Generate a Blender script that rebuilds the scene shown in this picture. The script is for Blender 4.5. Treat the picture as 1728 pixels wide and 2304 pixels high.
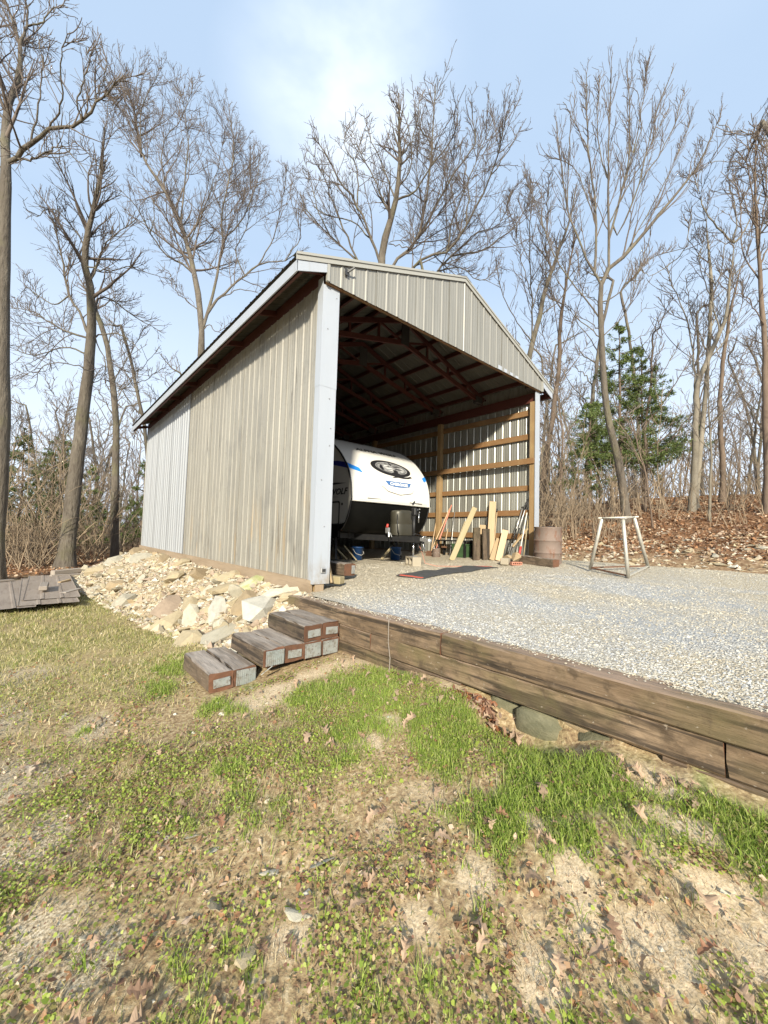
import bpy, bmesh, math, random
import numpy as np
from mathutils import Vector, Matrix

for o in list(bpy.data.objects):
    bpy.data.objects.remove(o)
scene = bpy.context.scene
COL = scene.collection
random.seed(7)
RNG = np.random.default_rng(7)

# ------------------------------------------------------------------ camera
CAM = np.array([-2.908, -4.789, 0.721])
YAW, PITCH, ROLL = 0.714, 0.0547, 0.0288
_f = Vector((math.sin(YAW)*math.cos(PITCH), math.cos(YAW)*math.cos(PITCH), math.sin(PITCH)))
_r = Vector((math.cos(YAW), -math.sin(YAW), 0)); _u = _r.cross(_f)
_r2 = math.cos(ROLL)*_r + math.sin(ROLL)*_u; _u2 = -math.sin(ROLL)*_r + math.cos(ROLL)*_u
cam = bpy.data.cameras.new('camera'); camo = bpy.data.objects.new('camera', cam); COL.objects.link(camo)
camo.matrix_world = Matrix(((_r2.x, _u2.x, -_f.x, CAM[0]), (_r2.y, _u2.y, -_f.y, CAM[1]), (_r2.z, _u2.z, -_f.z, CAM[2]), (0, 0, 0, 1)))
cam.sensor_fit = 'HORIZONTAL'; cam.sensor_width = 36.0; cam.lens = 18.70
cam.clip_start = 0.05; cam.clip_end = 2000
scene.camera = camo

# ------------------------------------------------------------------ sky, sun, exposure
SUN_EL, SUN_AZ = math.radians(24), math.radians(222)      # azimuth clockwise from +Y: behind the photographer
world = bpy.data.worlds.new('World'); scene.world = world; world.use_nodes = True
nt = world.node_tree; nt.nodes.clear()
def wn(t, **k):
    n = nt.nodes.new(t)
    for a, b in k.items(): setattr(n, a, b)
    return n
sky = wn('ShaderNodeTexSky', sky_type='NISHITA', sun_disc=False, sun_elevation=SUN_EL, sun_rotation=SUN_AZ, air_density=1.0, dust_density=1.6, ozone_density=1.6)
tc = wn('ShaderNodeTexCoord')
mp = wn('ShaderNodeMapping'); mp.inputs['Scale'].default_value = (1.0, 1.0, 2.2)
nt.links.new(tc.outputs['Generated'], mp.inputs['Vector'])
cn = wn('ShaderNodeTexNoise'); cn.inputs['Scale'].default_value = 1.1; cn.inputs['Detail'].default_value = 3; cn.inputs['Roughness'].default_value = .52
nt.links.new(mp.outputs['Vector'], cn.inputs['Vector'])
cr = wn('ShaderNodeMapRange'); cr.inputs['From Min'].default_value = .36; cr.inputs['From Max'].default_value = .80
nt.links.new(cn.outputs['Fac'], cr.inputs['Value'])
# thin cloud bank: one brighter patch of cloud in the north-east
cd = wn('ShaderNodeVectorMath', operation='DISTANCE')
nt.links.new(tc.outputs['Generated'], cd.inputs[0]); cd.inputs[1].default_value = (0.355, 0.545, 0.76)
cdr = wn('ShaderNodeMapRange', interpolation_type='SMOOTHSTEP'); cdr.inputs['From Min'].default_value = .24; cdr.inputs['From Max'].default_value = .0
nt.links.new(cd.outputs['Value'], cdr.inputs['Value'])
cn2 = wn('ShaderNodeTexNoise'); cn2.inputs['Scale'].default_value = 4.2; cn2.inputs['Detail'].default_value = 5; cn2.inputs['Roughness'].default_value = .5
nt.links.new(mp.outputs['Vector'], cn2.inputs['Vector'])
cr2 = wn('ShaderNodeMapRange'); cr2.inputs['From Min'].default_value = .28; cr2.inputs['From Max'].default_value = .62
nt.links.new(cn2.outputs['Fac'], cr2.inputs['Value'])
cm = wn('ShaderNodeMath', operation='MULTIPLY'); nt.links.new(cdr.outputs['Result'], cm.inputs[0]); nt.links.new(cr2.outputs['Result'], cm.inputs[1])
ca = wn('ShaderNodeMath', operation='MULTIPLY_ADD', use_clamp=True); nt.links.new(cr.outputs['Result'], ca.inputs[0]); ca.inputs[1].default_value = .30; nt.links.new(cm.outputs['Value'], ca.inputs[2])
sep = wn('ShaderNodeSeparateXYZ'); nt.links.new(tc.outputs['Generated'], sep.inputs[0])
hz = wn('ShaderNodeMapRange'); hz.inputs['From Min'].default_value = .0; hz.inputs['From Max'].default_value = .55; hz.inputs['To Min'].default_value = .95; hz.inputs['To Max'].default_value = .05
nt.links.new(sep.outputs['Z'], hz.inputs['Value'])
cmx = wn('ShaderNodeMath', operation='MAXIMUM'); nt.links.new(ca.outputs['Value'], cmx.inputs[0]); nt.links.new(hz.outputs['Result'], cmx.inputs[1])
mixc = wn('ShaderNodeMix', data_type='RGBA'); nt.links.new(cmx.outputs['Value'], mixc.inputs['Factor'])
CLOUD = (4.9, 5.4, 6.0, 1)
tint = wn('ShaderNodeMix', data_type='RGBA', blend_type='MULTIPLY'); tint.inputs['Factor'].default_value = 1
nt.links.new(sky.outputs['Color'], tint.inputs['A']); tint.inputs['B'].default_value = (1.25, 1.18, 1.12, 1)
veil = wn('ShaderNodeMix', data_type='RGBA'); veil.inputs['Factor'].default_value = .88          # thin high haze over the whole sky
nt.links.new(tint.outputs['Result'], veil.inputs['A']); veil.inputs['B'].default_value = (2.55, 3.36, 4.45, 1)
nt.links.new(veil.outputs['Result'], mixc.inputs['A']); mixc.inputs['B'].default_value = CLOUD
bg = wn('ShaderNodeBackground'); bg.inputs['Strength'].default_value = .115
nt.links.new(mixc.outputs['Result'], bg.inputs['Color'])
wo = wn('ShaderNodeOutputWorld'); nt.links.new(bg.outputs['Background'], wo.inputs['Surface'])

sun = bpy.data.lights.new('sun', 'SUN'); sun.energy = 4.2; sun.angle = math.radians(3.5); sun.color = (1.0, .92, .76)
suno = bpy.data.objects.new('sun', sun); COL.objects.link(suno)
_d = Vector((math.sin(SUN_AZ)*math.cos(SUN_EL), math.cos(SUN_AZ)*math.cos(SUN_EL), math.sin(SUN_EL)))
suno.rotation_euler = _d.to_track_quat('Z', 'Y').to_euler(); suno.location = (-20, -20, 20)
vs = scene.view_settings
vs.view_transform = 'Standard'; vs.look = 'None'; vs.exposure = 0.96; vs.gamma = 1.0; vs.use_curve_mapping = False
scene.render.engine = 'CYCLES'
world.cycles.sampling_method = 'MANUAL'; world.cycles.sample_map_resolution = 256
cy = scene.cycles; cy.use_adaptive_sampling = True; cy.adaptive_threshold = .02; cy.max_bounces = 4; cy.diffuse_bounces = 3; cy.glossy_bounces = 2; cy.transmission_bounces = 2; cy.transparent_max_bounces = 4; cy.caustics_reflective = False; cy.caustics_refractive = False
scene.render.resolution_x = 768; scene.render.resolution_y = 1024

# ------------------------------------------------------------------ helpers: objects and meshes
def tag(o, label=None, cat=None, group=None, kind=None):
    if label: o['label'] = label
    if cat: o['category'] = cat
    if group: o['group'] = group
    if kind: o['kind'] = kind
    return o
def thing(name, label, cat, loc=(0, 0, 0), rz=0.0, group=None):
    o = bpy.data.objects.new(name, None); COL.objects.link(o)
    o.location = loc; o.rotation_euler = (0, 0, rz); o.empty_display_size = .2
    return tag(o, label, cat, group)
def npmesh(name, V, Fq, mats=(), smooth=False, mi=None):
    """V (n,3); Fq (m,k) equal-sized faces, or list of such arrays"""
    if not isinstance(Fq, list): Fq = [Fq]
    Fq = [np.asarray(f, dtype=np.int32) for f in Fq if len(f)]
    V = np.asarray(V, dtype=np.float32)
    me = bpy.data.meshes.new(name)
    me.vertices.add(len(V)); me.vertices.foreach_set('co', V.ravel())
    nl = sum(f.size for f in Fq); npoly = sum(len(f) for f in Fq)
    me.loops.add(nl); me.polygons.add(npoly)
    me.loops.foreach_set('vertex_index', np.concatenate([f.ravel() for f in Fq]))
    tot = np.concatenate([np.full(len(f), f.shape[1], np.int32) for f in Fq])
    st = np.r_[0, np.cumsum(tot)[:-1]].astype(np.int32)
    me.polygons.foreach_set('loop_start', st)
    if mi is not None: me.polygons.foreach_set('material_index', np.asarray(mi, np.int32))
    me.polygons.foreach_set('use_smooth', np.full(npoly, smooth))
    me.update(calc_edges=True)
    for m in mats: me.materials.append(m)
    return me
def link(name, me, parent=None, loc=None, rot=None, scale=None):
    o = bpy.data.objects.new(name, me); COL.objects.link(o)
    if parent is not None: o.parent = parent
    if loc is not None: o.location = loc
    if rot is not None: o.rotation_euler = rot
    if scale is not None: o.scale = scale
    return o
class MB:
    def __init__(s): s.v = []; s.f = []; s.m = []; s.cur = 0
    def add(s, vs_, fs):
        b = len(s.v); s.v += [tuple(map(float, p)) for p in vs_]
        for f in fs: s.f.append(tuple(b+i for i in f)); s.m.append(s.cur)
    def box(s, a, b):
        (x0, y0, z0), (x1, y1, z1) = a, b
        s.add([(x0,y0,z0),(x1,y0,z0),(x1,y1,z0),(x0,y1,z0),(x0,y0,z1),(x1,y0,z1),(x1,y1,z1),(x0,y1,z1)],
              [(0,3,2,1),(4,5,6,7),(0,1,5,4),(1,2,6,5),(2,3,7,6),(3,0,4,7)])
    def beam(s, a, b, w, h, up=(0, 0, 1)):
        a, b = Vector(a), Vector(b); d = (b-a).normalized(); up = Vector(up)
        r = d.cross(up)
        if r.length < 1e-3: r = d.cross(Vector((1, 0, 0)))
        r.normalize(); u = r.cross(d)
        c = [(-w/2, -h/2), (w/2, -h/2), (w/2, h/2), (-w/2, h/2)]
        s.add([a+r*i+u*j for i, j in c]+[b+r*i+u*j for i, j in c], [(3,2,1,0),(4,5,6,7),(0,1,5,4),(1,2,6,5),(2,3,7,6),(3,0,4,7)])
    def tube(s, pts, r, n=8, caps=True):
        pts = [Vector(p) for p in pts]; K = len(pts)
        rr = r if hasattr(r, '__len__') else [r]*K
        b = len(s.v); vs_ = []
        ref = Vector((0.3, 0.2, 0.93))
        for i, p in enumerate(pts):
            t = (pts[min(i+1, K-1)]-pts[max(i-1, 0)]).normalized()
            if abs(t.dot(ref)) > .97: ref = Vector((0.9, -.3, .1))
            x = t.cross(ref).normalized(); y = t.cross(x)
            for k in range(n):
                a = 2*math.pi*k/n; vs_.append(p+(x*math.cos(a)+y*math.sin(a))*rr[i])
        fs = [(i*n+k, i*n+(k+1) % n, (i+1)*n+(k+1) % n, (i+1)*n+k) for i in range(K-1) for k in range(n)]
        if caps: fs += [tuple(range(n))[::-1], tuple((K-1)*n+k for k in range(n))]
        s.add(vs_, fs)
    def lathe(s, prof, c=(0, 0, 0), n=32):
        K = len(prof); vs_ = []
        for r, z in prof:
            for k in range(n):
                a = 2*math.pi*k/n; vs_.append((c[0]+r*math.cos(a), c[1]+r*math.sin(a), c[2]+z))
        fs = [(i*n+k, i*n+(k+1) % n, (i+1)*n+(k+1) % n, (i+1)*n+k) for i in range(K-1) for k in range(n)]
        fs += [tuple(range(n))[::-1], tuple((K-1)*n+k for k in range(n))]
        s.add(vs_, fs)
    def mesh(s, name, mats, smooth=False):
        me = bpy.data.meshes.new(name); me.from_pydata(s.v, [], s.f)
        if not isinstance(mats, (list, tuple)): mats = [mats]
        for m in mats: me.materials.append(m)
        if len(mats) > 1: me.polygons.foreach_set('material_index', s.m)
        me.polygons.foreach_set('use_smooth', [smooth]*len(me.polygons)); me.update()
        return me
    def build(s, name, mats, parent=None, smooth=False, loc=None, rot=None):
        return link(name, s.mesh(name, mats, smooth), parent, loc, rot)
def bevel_mesh(me, w, seg=1):
    bm = bmesh.new(); bm.from_mesh(me)
    bmesh.ops.bevel(bm, geom=list(bm.edges), offset=w, segments=seg, affect='EDGES', profile=.6)
    bm.to_mesh(me); bm.free(); me.update(); return me
def orient(o, a, b, roll=0.0):
    """object modelled along local Y from 0: lay it from a to b"""
    a, b = Vector(a), Vector(b)
    q = (b-a).to_track_quat('Y', 'Z')
    o.location = a; o.rotation_mode = 'QUATERNION'; o.rotation_quaternion = q @ Matrix.Rotation(roll, 4, 'Y').to_quaternion()

# value noise for layout and relief (numpy)
_perm = np.random.default_rng(3).random((256, 256))
def vnoise(x, y):
    xi = np.floor(x).astype(int); yi = np.floor(y).astype(int); fx = x-xi; fy = y-yi
    fx = fx*fx*(3-2*fx); fy = fy*fy*(3-2*fy)
    g = lambda a, b: _perm[a % 256, b % 256]
    return (g(xi, yi)*(1-fx)+g(xi+1, yi)*fx)*(1-fy)+(g(xi, yi+1)*(1-fx)+g(xi+1, yi+1)*fx)*fy
def fbm(x, y, o=4):
    s = 0; a = .5
    for i in range(o):
        s = s+a*vnoise(x*2**i+17*i, y*2**i+5*i); a *= .5
    return s/(1-.5**o)
def sst(a, b, x):
    t = np.clip((x-a)/(b-a), 0, 1); return t*t*(3-2*t)

# ------------------------------------------------------------------ helpers: materials
def material(name, base, rough=.7, metal=0.0, layers=(), bump=None, coord='Object', spec=None, objvar=0.0, island=None, transl=0.0, top=None):
    """layers: (scale, stretch, lo, hi, colour, amount[, detail])   bump: (scale, stretch, strength, distance)"""
    m = bpy.data.materials.new(name); m.use_nodes = True; t = m.node_tree; t.nodes.clear()
    N = lambda ty, **k: [n := t.nodes.new(ty), [setattr(n, a, b) for a, b in k.items()]][0]
    L = t.links.new
    tcx = N('ShaderNodeTexCoord'); geo = N('ShaderNodeNewGeometry')
    vec = geo.outputs['Position'] if coord == 'World' else tcx.outputs['Object']
    oi = N('ShaderNodeObjectInfo')
    if coord == 'Object':
        sh = N('ShaderNodeVectorMath', operation='SCALE'); sh.inputs[0].default_value = (37, 51, 23); L(oi.outputs['Random'], sh.inputs['Scale'])
        ad = N('ShaderNodeVectorMath', operation='ADD'); L(vec, ad.inputs[0]); L(sh.outputs[0], ad.inputs[1]); vec = ad.outputs[0]
    def noise(scale, stretch, detail=4):
        mpn = N('ShaderNodeMapping'); mpn.inputs['Scale'].default_value = stretch; L(vec, mpn.inputs['Vector'])
        n = N('ShaderNodeTexNoise'); n.inputs['Scale'].default_value = scale; n.inputs['Detail'].default_value = detail; n.inputs['Roughness'].default_value = .6
        L(mpn.outputs[0], n.inputs['Vector']); return n.outputs['Fac']
    if island:
        rp = N('ShaderNodeValToRGB'); L(geo.outputs['Random Per Island'], rp.inputs['Fac'])
        el = rp.color_ramp.elements; rp.color_ramp.interpolation = 'CONSTANT' if len(island) > 4 else 'LINEAR'
        for i, c in enumerate(island):
            pos = i/len(island) if len(island) > 4 else i/max(1, len(island)-1)
            e = el[i] if i < 2 else el.new(pos)
            e.position = pos; e.color = (*c, 1)
        cur = rp.outputs['Color']
    else:
        c0 = N('ShaderNodeRGB'); c0.outputs[0].default_value = (*base, 1); cur = c0.outputs[0]
    for ly in layers:
        sc, stt, lo, hi, colr, amt = ly[:6]; det = ly[6] if len(ly) > 6 else 4; zm = ly[7] if len(ly) > 7 else None
        mr = N('ShaderNodeMapRange'); mr.inputs['From Min'].default_value = lo; mr.inputs['From Max'].default_value = hi; mr.inputs['To Max'].default_value = amt
        L(noise(sc, stt, det), mr.inputs['Value'])
        fac = mr.outputs[0]
        if zm:                                       # stain confined to a height band
            sz_ = N('ShaderNodeSeparateXYZ'); L(geo.outputs['Position'], sz_.inputs[0]); mz = N('ShaderNodeMapRange'); mz.inputs['From Min'].default_value = zm[0]; mz.inputs['From Max'].default_value = zm[1]; L(sz_.outputs['Z'], mz.inputs['Value'])
            ml = N('ShaderNodeMath', operation='MULTIPLY'); L(fac, ml.inputs[0]); L(mz.outputs[0], ml.inputs[1]); fac = ml.outputs[0]
        mx = N('ShaderNodeMix', data_type='RGBA'); L(fac, mx.inputs['Factor']); L(cur, mx.inputs['A']); mx.inputs['B'].default_value = (*colr, 1); cur = mx.outputs['Result']
    if top:      # weathered upper faces: (colour, amount)
        sx = N('ShaderNodeSeparateXYZ'); L(geo.outputs['Normal'], sx.inputs[0])
        mr = N('ShaderNodeMapRange'); mr.inputs['From Min'].default_value = .5; mr.inputs['From Max'].default_value = .95; mr.inputs['To Max'].default_value = top[1]; L(sx.outputs['Z'], mr.inputs['Value'])
        n1 = noise(9, (1, .12, 1)); mm = N('ShaderNodeMath', operation='MULTIPLY'); L(mr.outputs[0], mm.inputs[0])
        m2 = N('ShaderNodeMapRange'); m2.inputs['From Min'].default_value = .25; m2.inputs['From Max'].default_value = .6; L(n1, m2.inputs['Value']); L(m2.outputs[0], mm.inputs[1])
        mx = N('ShaderNodeMix', data_type='RGBA'); L(mm.outputs[0], mx.inputs['Factor']); L(cur, mx.inputs['A']); mx.inputs['B'].default_value = (*top[0], 1); cur = mx.outputs['Result']
    if objvar:
        mr = N('ShaderNodeMapRange'); mr.inputs['To Min'].default_value = 1-objvar; mr.inputs['To Max'].default_value = 1+objvar; L(oi.outputs['Random'], mr.inputs['Value'])
        hs = N('ShaderNodeHueSaturation'); L(mr.outputs[0], hs.inputs['Value']); L(cur, hs.inputs['Color']); cur = hs.outputs['Color']
    p = N('ShaderNodeBsdfPrincipled'); L(cur, p.inputs['Base Color']); p.inputs['Roughness'].default_value = rough; p.inputs['Metallic'].default_value = metal
    if spec is not None: p.inputs['Specular IOR Level'].default_value = spec
    if bump:
        bn = N('ShaderNodeBump'); bn.inputs['Strength'].default_value = bump[2]; bn.inputs['Distance'].default_value = bump[3]
        L(noise(bump[0], bump[1], 5), bn.inputs['Height']); L(bn.outputs[0], p.inputs['Normal'])
    out = N('ShaderNodeOutputMaterial')
    if transl:
        tr = N('ShaderNodeBsdfTranslucent'); L(cur, tr.inputs['Color']); ms = N('ShaderNodeMixShader'); ms.inputs[0].default_value = transl
        L(p.outputs[0], ms.inputs[1]); L(tr.outputs[0], ms.inputs[2]); L(ms.outputs[0], out.inputs[0])
    else: L(p.outputs[0], out.inputs[0])
    return m
U1 = (1, 1, 1)
MAT = {}
# steel sheet: weathered galvanised, streaked top to bottom, rust-tan runs on some sheets
MAT['sheet_old'] = material('weathered_galvanised', (.315, .298, .258), .52, .3, [
    (1.3, (1, 1, .22), .38, .66, (.385, .365, .315), .85), (24, (1, 1, .02), .46, .7, (.18, .172, .15), .5), (2.2, (1, 1, .5), .54, .70, (.20, .195, .18), .6),
    (70, (1, 1, .25), .55, .75, (.13, .12, .10), .5), (3.4, (1, 1.6, .16), .58, .66, (.38, .27, .15), .6, 3, (1.5, .6)), (9, (1, 1, .10), .64, .70, (.11, .10, .085), .7, 4)], (40, (1, 1, .2), .08, .004), coord='World')
MAT['sheet_new'] = material('bright_galvanised', (.37, .385, .40), .42, .25, [(9, (1, 1, .05), .4, .7, (.33, .34, .355), .6), (40, U1, .5, .7, (.41, .425, .44), .4)], coord='World')
MAT['sheet_inside'] = material('galvanised_inner_face', (.42, .42, .38), .36, .6, [(12, (1, 1, .04), .4, .7, (.27, .26, .21), .7), (50, U1, .5, .75, (.22, .22, .18), .4)], coord='World')
MAT['roof_steel'] = material('shade_dark_roof_steel', (.115, .11, .09), .6, .3, [(12, (1, .05, 1), .4, .7, (.10, .095, .075), .7), (40, U1, .55, .75, (.19, .18, .15), .4)], coord='World')  # interior shade put into the colour: steel darkened so the roof underside reads dim
MAT['sheet_gable'] = material('gable_galvanised', (.255, .25, .225), .5, .3, [(2, (1, 1, .3), .35, .7, (.305, .295, .265), .8), (26, (1, 1, .03), .45, .75, (.18, .172, .15), .45), (70, U1, .55, .8, (.25, .24, .2), .4)], coord='World')
MAT['trim'] = material('pale_blue_white_trim', (.375, .405, .45), .42, .1, [(3, (1, 1, .3), .4, .8, (.42, .445, .485), .7), (30, (1, 1, .2), .62, .8, (.45, .46, .46), .35), (7, (1, 1, .6), .42, .62, (.27, .22, .16), .75, 5, (.42, .05)), (16, (1, 1, .06), .6, .7, (.30, .29, .27), .35)], coord='World')
MAT['rake'] = material('dull_cream_trim', (.33, .325, .295), .45, .1, [(6, U1, .45, .75, (.33, .325, .29), .6)], coord='World')
MAT['screw'] = material('dull_screw_heads', (.25, .25, .26), .4, .7)
MAT['bulb'] = material('dark_fitting', (.05, .05, .05), .4, .3)
MAT['red_iron'] = material('red_oxide_steel', (.088, .024, .017), .6, .1, [(14, U1, .45, .75, (.06, .019, .014), .7)], coord='World')
MAT['plate_dark'] = material('dark_gusset_steel', (.06, .055, .05), .6, .3)
MAT['post_wood'] = material('treated_post', (.28, .19, .095), .75, 0, [(6, (1, 1, .1), .4, .7, (.24, .14, .05), .8), (40, (1, 1, .06), .5, .75, (.16, .09, .035), .5), (2, U1, .5, .7, (.38, .27, .12), .5)], (40, (1, 1, .06), .3, .004), coord='World')
MAT['girt_wood'] = material('treated_girt', (.215, .125, .055), .7, 0, [(5, (1, .1, 1), .35, .7, (.20, .09, .03), .8), (45, (1, .05, 1), .5, .75, (.13, .06, .02), .6), (3, U1, .52, .7, (.28, .175, .08), .6)], (40, (1, .06, 1), .3, .004), coord='World')
MAT['skirt_wood'] = material('weathered_skirt', (.33, .25, .17), .85, 0, [(5, (1, .15, 1), .4, .7, (.22, .16, .10), .8), (50, (1, .1, 1), .5, .8, (.14, .10, .07), .5)], coord='World')
# big timbers (grain along local Y)
def tie_mat(name, side, dark, pale, topc, topa):
    return material(name, side, .88, 0, [(2.2, (1, .4, 1), .42, .66, pale, .8), (26, (1, .09, 1), .47, .66, dark, .8), (6, (1, .6, 1), .5, .64, tuple(v*.6 for v in side), .7), (60, (1, .5, 1), .56, .76, tuple(v*1.7 for v in side), .45), (13, (1, .04, 1), .55, .60, tuple(v*.5 for v in dark), .8), (1.1, U1, .52, .66, (side[0]*.85, side[1]*1.05, side[2]*.75), .6), (9, U1, .56, .68, tuple(v*.42 for v in side), .75), (38, (1, .6, 1), .66, .72, (.34, .29, .23), .6)],
        (26, (1, .10, 1), .9, .016), objvar=.15, top=(topc, topa))
MAT['tie'] = tie_mat('weathered_tie', (.105, .074, .048), (.032, .023, .016), (.16, .12, .082), (.34, .295, .255), .9)
MAT['tie_wall'] = tie_mat('brown_wall_tie', (.15, .10, .058), (.038, .026, .016), (.23, .165, .105), (.28, .20, .145), .85)
MAT['tie_end'] = material('cut_tie_end', (.13, .058, .030), .8, 0, [(14, U1, .4, .7, (.075, .038, .022), .8), (60, U1, .55, .8, (.05, .03, .02), .5)], (30, U1, .5, .008), objvar=.15)
MAT['zinc'] = material('zinc_end_plate', (.36, .375, .36), .55, .4, [(20, U1, .45, .70, (.19, .16, .12), .8), (6, U1, .5, .7, (.28, .33, .33), .6), (34, U1, .58, .68, (.10, .05, .03), .7)])
MAT['lumber'] = material('pale_lumber', (.38, .29, .175), .75, 0, [(3, (1, .2, 1), .4, .7, (.33, .22, .11), .7), (45, (1, .04, 1), .52, .75, (.32, .19, .07), .55)], (45, (1, .05, 1), .2, .003), objvar=.12)
MAT['lumber_green'] = material('yellow_treated_lumber', (.32, .265, .165), .75, 0, [(4, (1, .2, 1), .4, .7, (.28, .23, .11), .7), (45, (1, .04, 1), .52, .75, (.26, .2, .07), .5)], objvar=.1)
MAT['greywood'] = material('grey_weathered_wood', (.30, .26, .22), .85, 0, [(4, (1, .2, 1), .4, .7, (.22, .18, .15), .7), (40, (1, .05, 1), .5, .75, (.13, .11, .09), .6)], objvar=.15)
MAT['handle'] = material('tool_handle_ash', (.48, .34, .20), .6, 0, [(20, (1, .1, 1), .45, .7, (.36, .24, .13), .6)], objvar=.15)
MAT['red_paint'] = material('red_paint', (.42, .05, .04), .5, 0, [(20, U1, .5, .75, (.25, .05, .04), .6)])
MAT['pink_paint'] = material('faded_red_handle', (.50, .20, .14), .6)
MAT['black_metal'] = material('black_steel', (.012, .012, .013), .5, .1, [(20, U1, .5, .75, (.04, .036, .03), .6)])
MAT['steel'] = material('bare_steel', (.50, .50, .49), .4, .7, [(25, U1, .5, .75, (.30, .28, .25), .6)])
MAT['white_pvc'] = material('dirty_white_plastic', (.60, .58, .52), .5, 0, [(12, U1, .5, .75, (.4, .37, .3), .6)])
MAT['green_paint'] = material('dark_green_paint', (.05, .10, .04), .55, 0, [(9, U1, .4, .7, (.035, .06, .03), .7)])
MAT['blue_plastic'] = material('blue_plastic', (.012, .055, .17), .45)
MAT['concrete'] = material('cinder_block', (.34, .30, .23), .95, 0, [(12, U1, .4, .7, (.34, .29, .21), .7), (140, U1, .5, .75, (.22, .19, .14), .6)], (120, U1, .6, .006))
MAT['brick_red'] = material('red_brick', (.36, .15, .10), .9, 0, [(16, U1, .4, .7, (.46, .25, .18), .6), (120, U1, .55, .8, (.2, .09, .06), .5)], (120, U1, .4, .004))
MAT['rubber'] = material('charcoal_mat', (.045, .046, .048), .9, 0, [(9, U1, .4, .75, (.09, .088, .082), .7), (200, U1, .55, .8, (.13, .12, .10), .5)], (160, U1, .3, .003))
MAT['mat_red'] = material('red_mat_edge', (.55, .10, .06), .85, 0, [(40, U1, .5, .75, (.4, .12, .08), .6)])
MAT['drum'] = material('rusty_drum', (.18, .138, .112), .8, .15, [(3, U1, .4, .65, (.225, .165, .135), .8), (9, (1, 1, .5), .52, .68, (.17, .075, .04), .75), (14, U1, .64, .70, (.34, .32, .30), .8), (70, U1, .55, .8, (.12, .06, .035), .5)], (40, U1, .3, .004), coord='World')
MAT['pipe'] = material('old_silver_pipe', (.54, .525, .47), .5, .45, [(12, (1, 1, .3), .45, .7, (.36, .32, .25), .7), (50, U1, .6, .75, (.24, .14, .07), .6)], coord='World')
MAT['rust_bar'] = material('rusted_bar', (.12, .06, .035), .85, .1, [(20, U1, .45, .7, (.2, .1, .05), .7)])
# trailer
MAT['gel_white'] = material('trailer_white_cap', (.66, .645, .60), .22, 0, [(2, U1, .45, .8, (.62, .60, .55), .5)], spec=.5)
MAT['side_grey'] = material('trailer_side_panel', (.52, .505, .46), .35, 0, [(2, U1, .4, .8, (.54, .52, .47), .5)])
MAT['tr_black'] = material('trailer_black_front', (.0045, .0045, .004), .55, 0, [(5, U1, .45, .75, (.008, .008, .007), .7)], spec=.1)
MAT['decal_black'] = material('black_vinyl', (.018, .018, .02), .4)
MAT['decal_grey'] = material('grey_vinyl', (.20, .20, .20), .4, 0, [(14, U1, .4, .65, (.38, .38, .37), .8), (30, U1, .5, .7, (.08, .08, .08), .6)])
MAT['decal_light'] = material('pale_grey_vinyl', (.55, .55, .53), .4)
MAT['decal_blue'] = material('blue_vinyl', (.02, .22, .68), .35)
MAT['decal_navy'] = material('navy_vinyl', (.012, .02, .22), .35)
MAT['badge_blue'] = material('badge_blue', (.05, .14, .34), .35)
MAT['white_print'] = material('white_print', (.8, .8, .78), .4)
MAT['tank'] = material('bronze_tank_cover', (.05, .046, .033), .42, .25, [(6, U1, .4, .75, (.065, .06, .043), .6)])
MAT['chrome'] = material('bright_metal', (.6, .6, .6), .2, .9)
MAT['tire'] = material('tyre_rubber', (.02, .02, .02), .85)
MAT['amber'] = material('amber_lens', (.6, .12, .02), .3)

# ================================================================== terrain
def H0(x, y):
    x = np.asarray(x, float); y = np.asarray(y, float)
    t = np.clip((x+2.9)/2.6, 0, 1)
    lawn = -.85+(.27+.09*sst(-1.6, -2.5, y))*t**1.5*(1-sst(0.0, 2.5, y))+.06*sst(3, 14, y)
    lawn = lawn-.17*np.exp(-((y+3.36)/.34)**4)*np.exp(-((x+.33)/.27)**2)          # hollow washed out under the timbers
    mw = 1.10+.10*np.clip(y, 0, 9)-.7*np.clip(y-11.2, 0, 1.3)
    mound = -.06-.80*np.clip(-x/np.maximum(mw, .2), 0, 3)**1.15
    mound = np.where((y > -.25) & (y < 13), mound, -5)
    left = np.maximum(lawn, mound)
    k = .2*(1-.6*sst(3, 14, y))*(1-.6*sst(14, 30, y))
    u = np.clip(x-5.8, 0, None)
    hill = -.1+k*np.where(u < 14, u, 14+3*(1-np.exp(-(np.maximum(u, 14)-14)/3)))
    z = np.where(x < -.12, left, np.where(x < 6.2, np.minimum(-.25, hill), hill))
    back = -.78+(hill+.78)*sst(-1, 8, x)
    b = sst(11.5, 13.5, y)
    zb = np.where(x < -.12, left*(1-b)+back*b, np.where(x < 6.2, np.where(y < 12.2, -.25, back), hill*(1-b)+back*b))
    return np.where(y > 11.5, zb, z)
def H(x, y):
    x = np.asarray(x, float); y = np.asarray(y, float)
    far = sst(8, 16, np.hypot(x+2.9, y+4.8))
    return H0(x, y)+(fbm(x*2.2, y*2.2)-.5)*.07*(1-far)+(fbm(x*.35+9, y*.35)-.5)*.45*far+(fbm(x*9, y*9)-.5)*.018
def G(x, y):
    x = np.asarray(x, float); y = np.asarray(y, float)
    z = np.interp(x, [-.4, .1, 2.0, 4.8, 6.0, 9], [-.135, -.10, .045, .06, .18, .20])
    return z+(fbm(x*1.2+3, y*1.2)-.5)*.05

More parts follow.
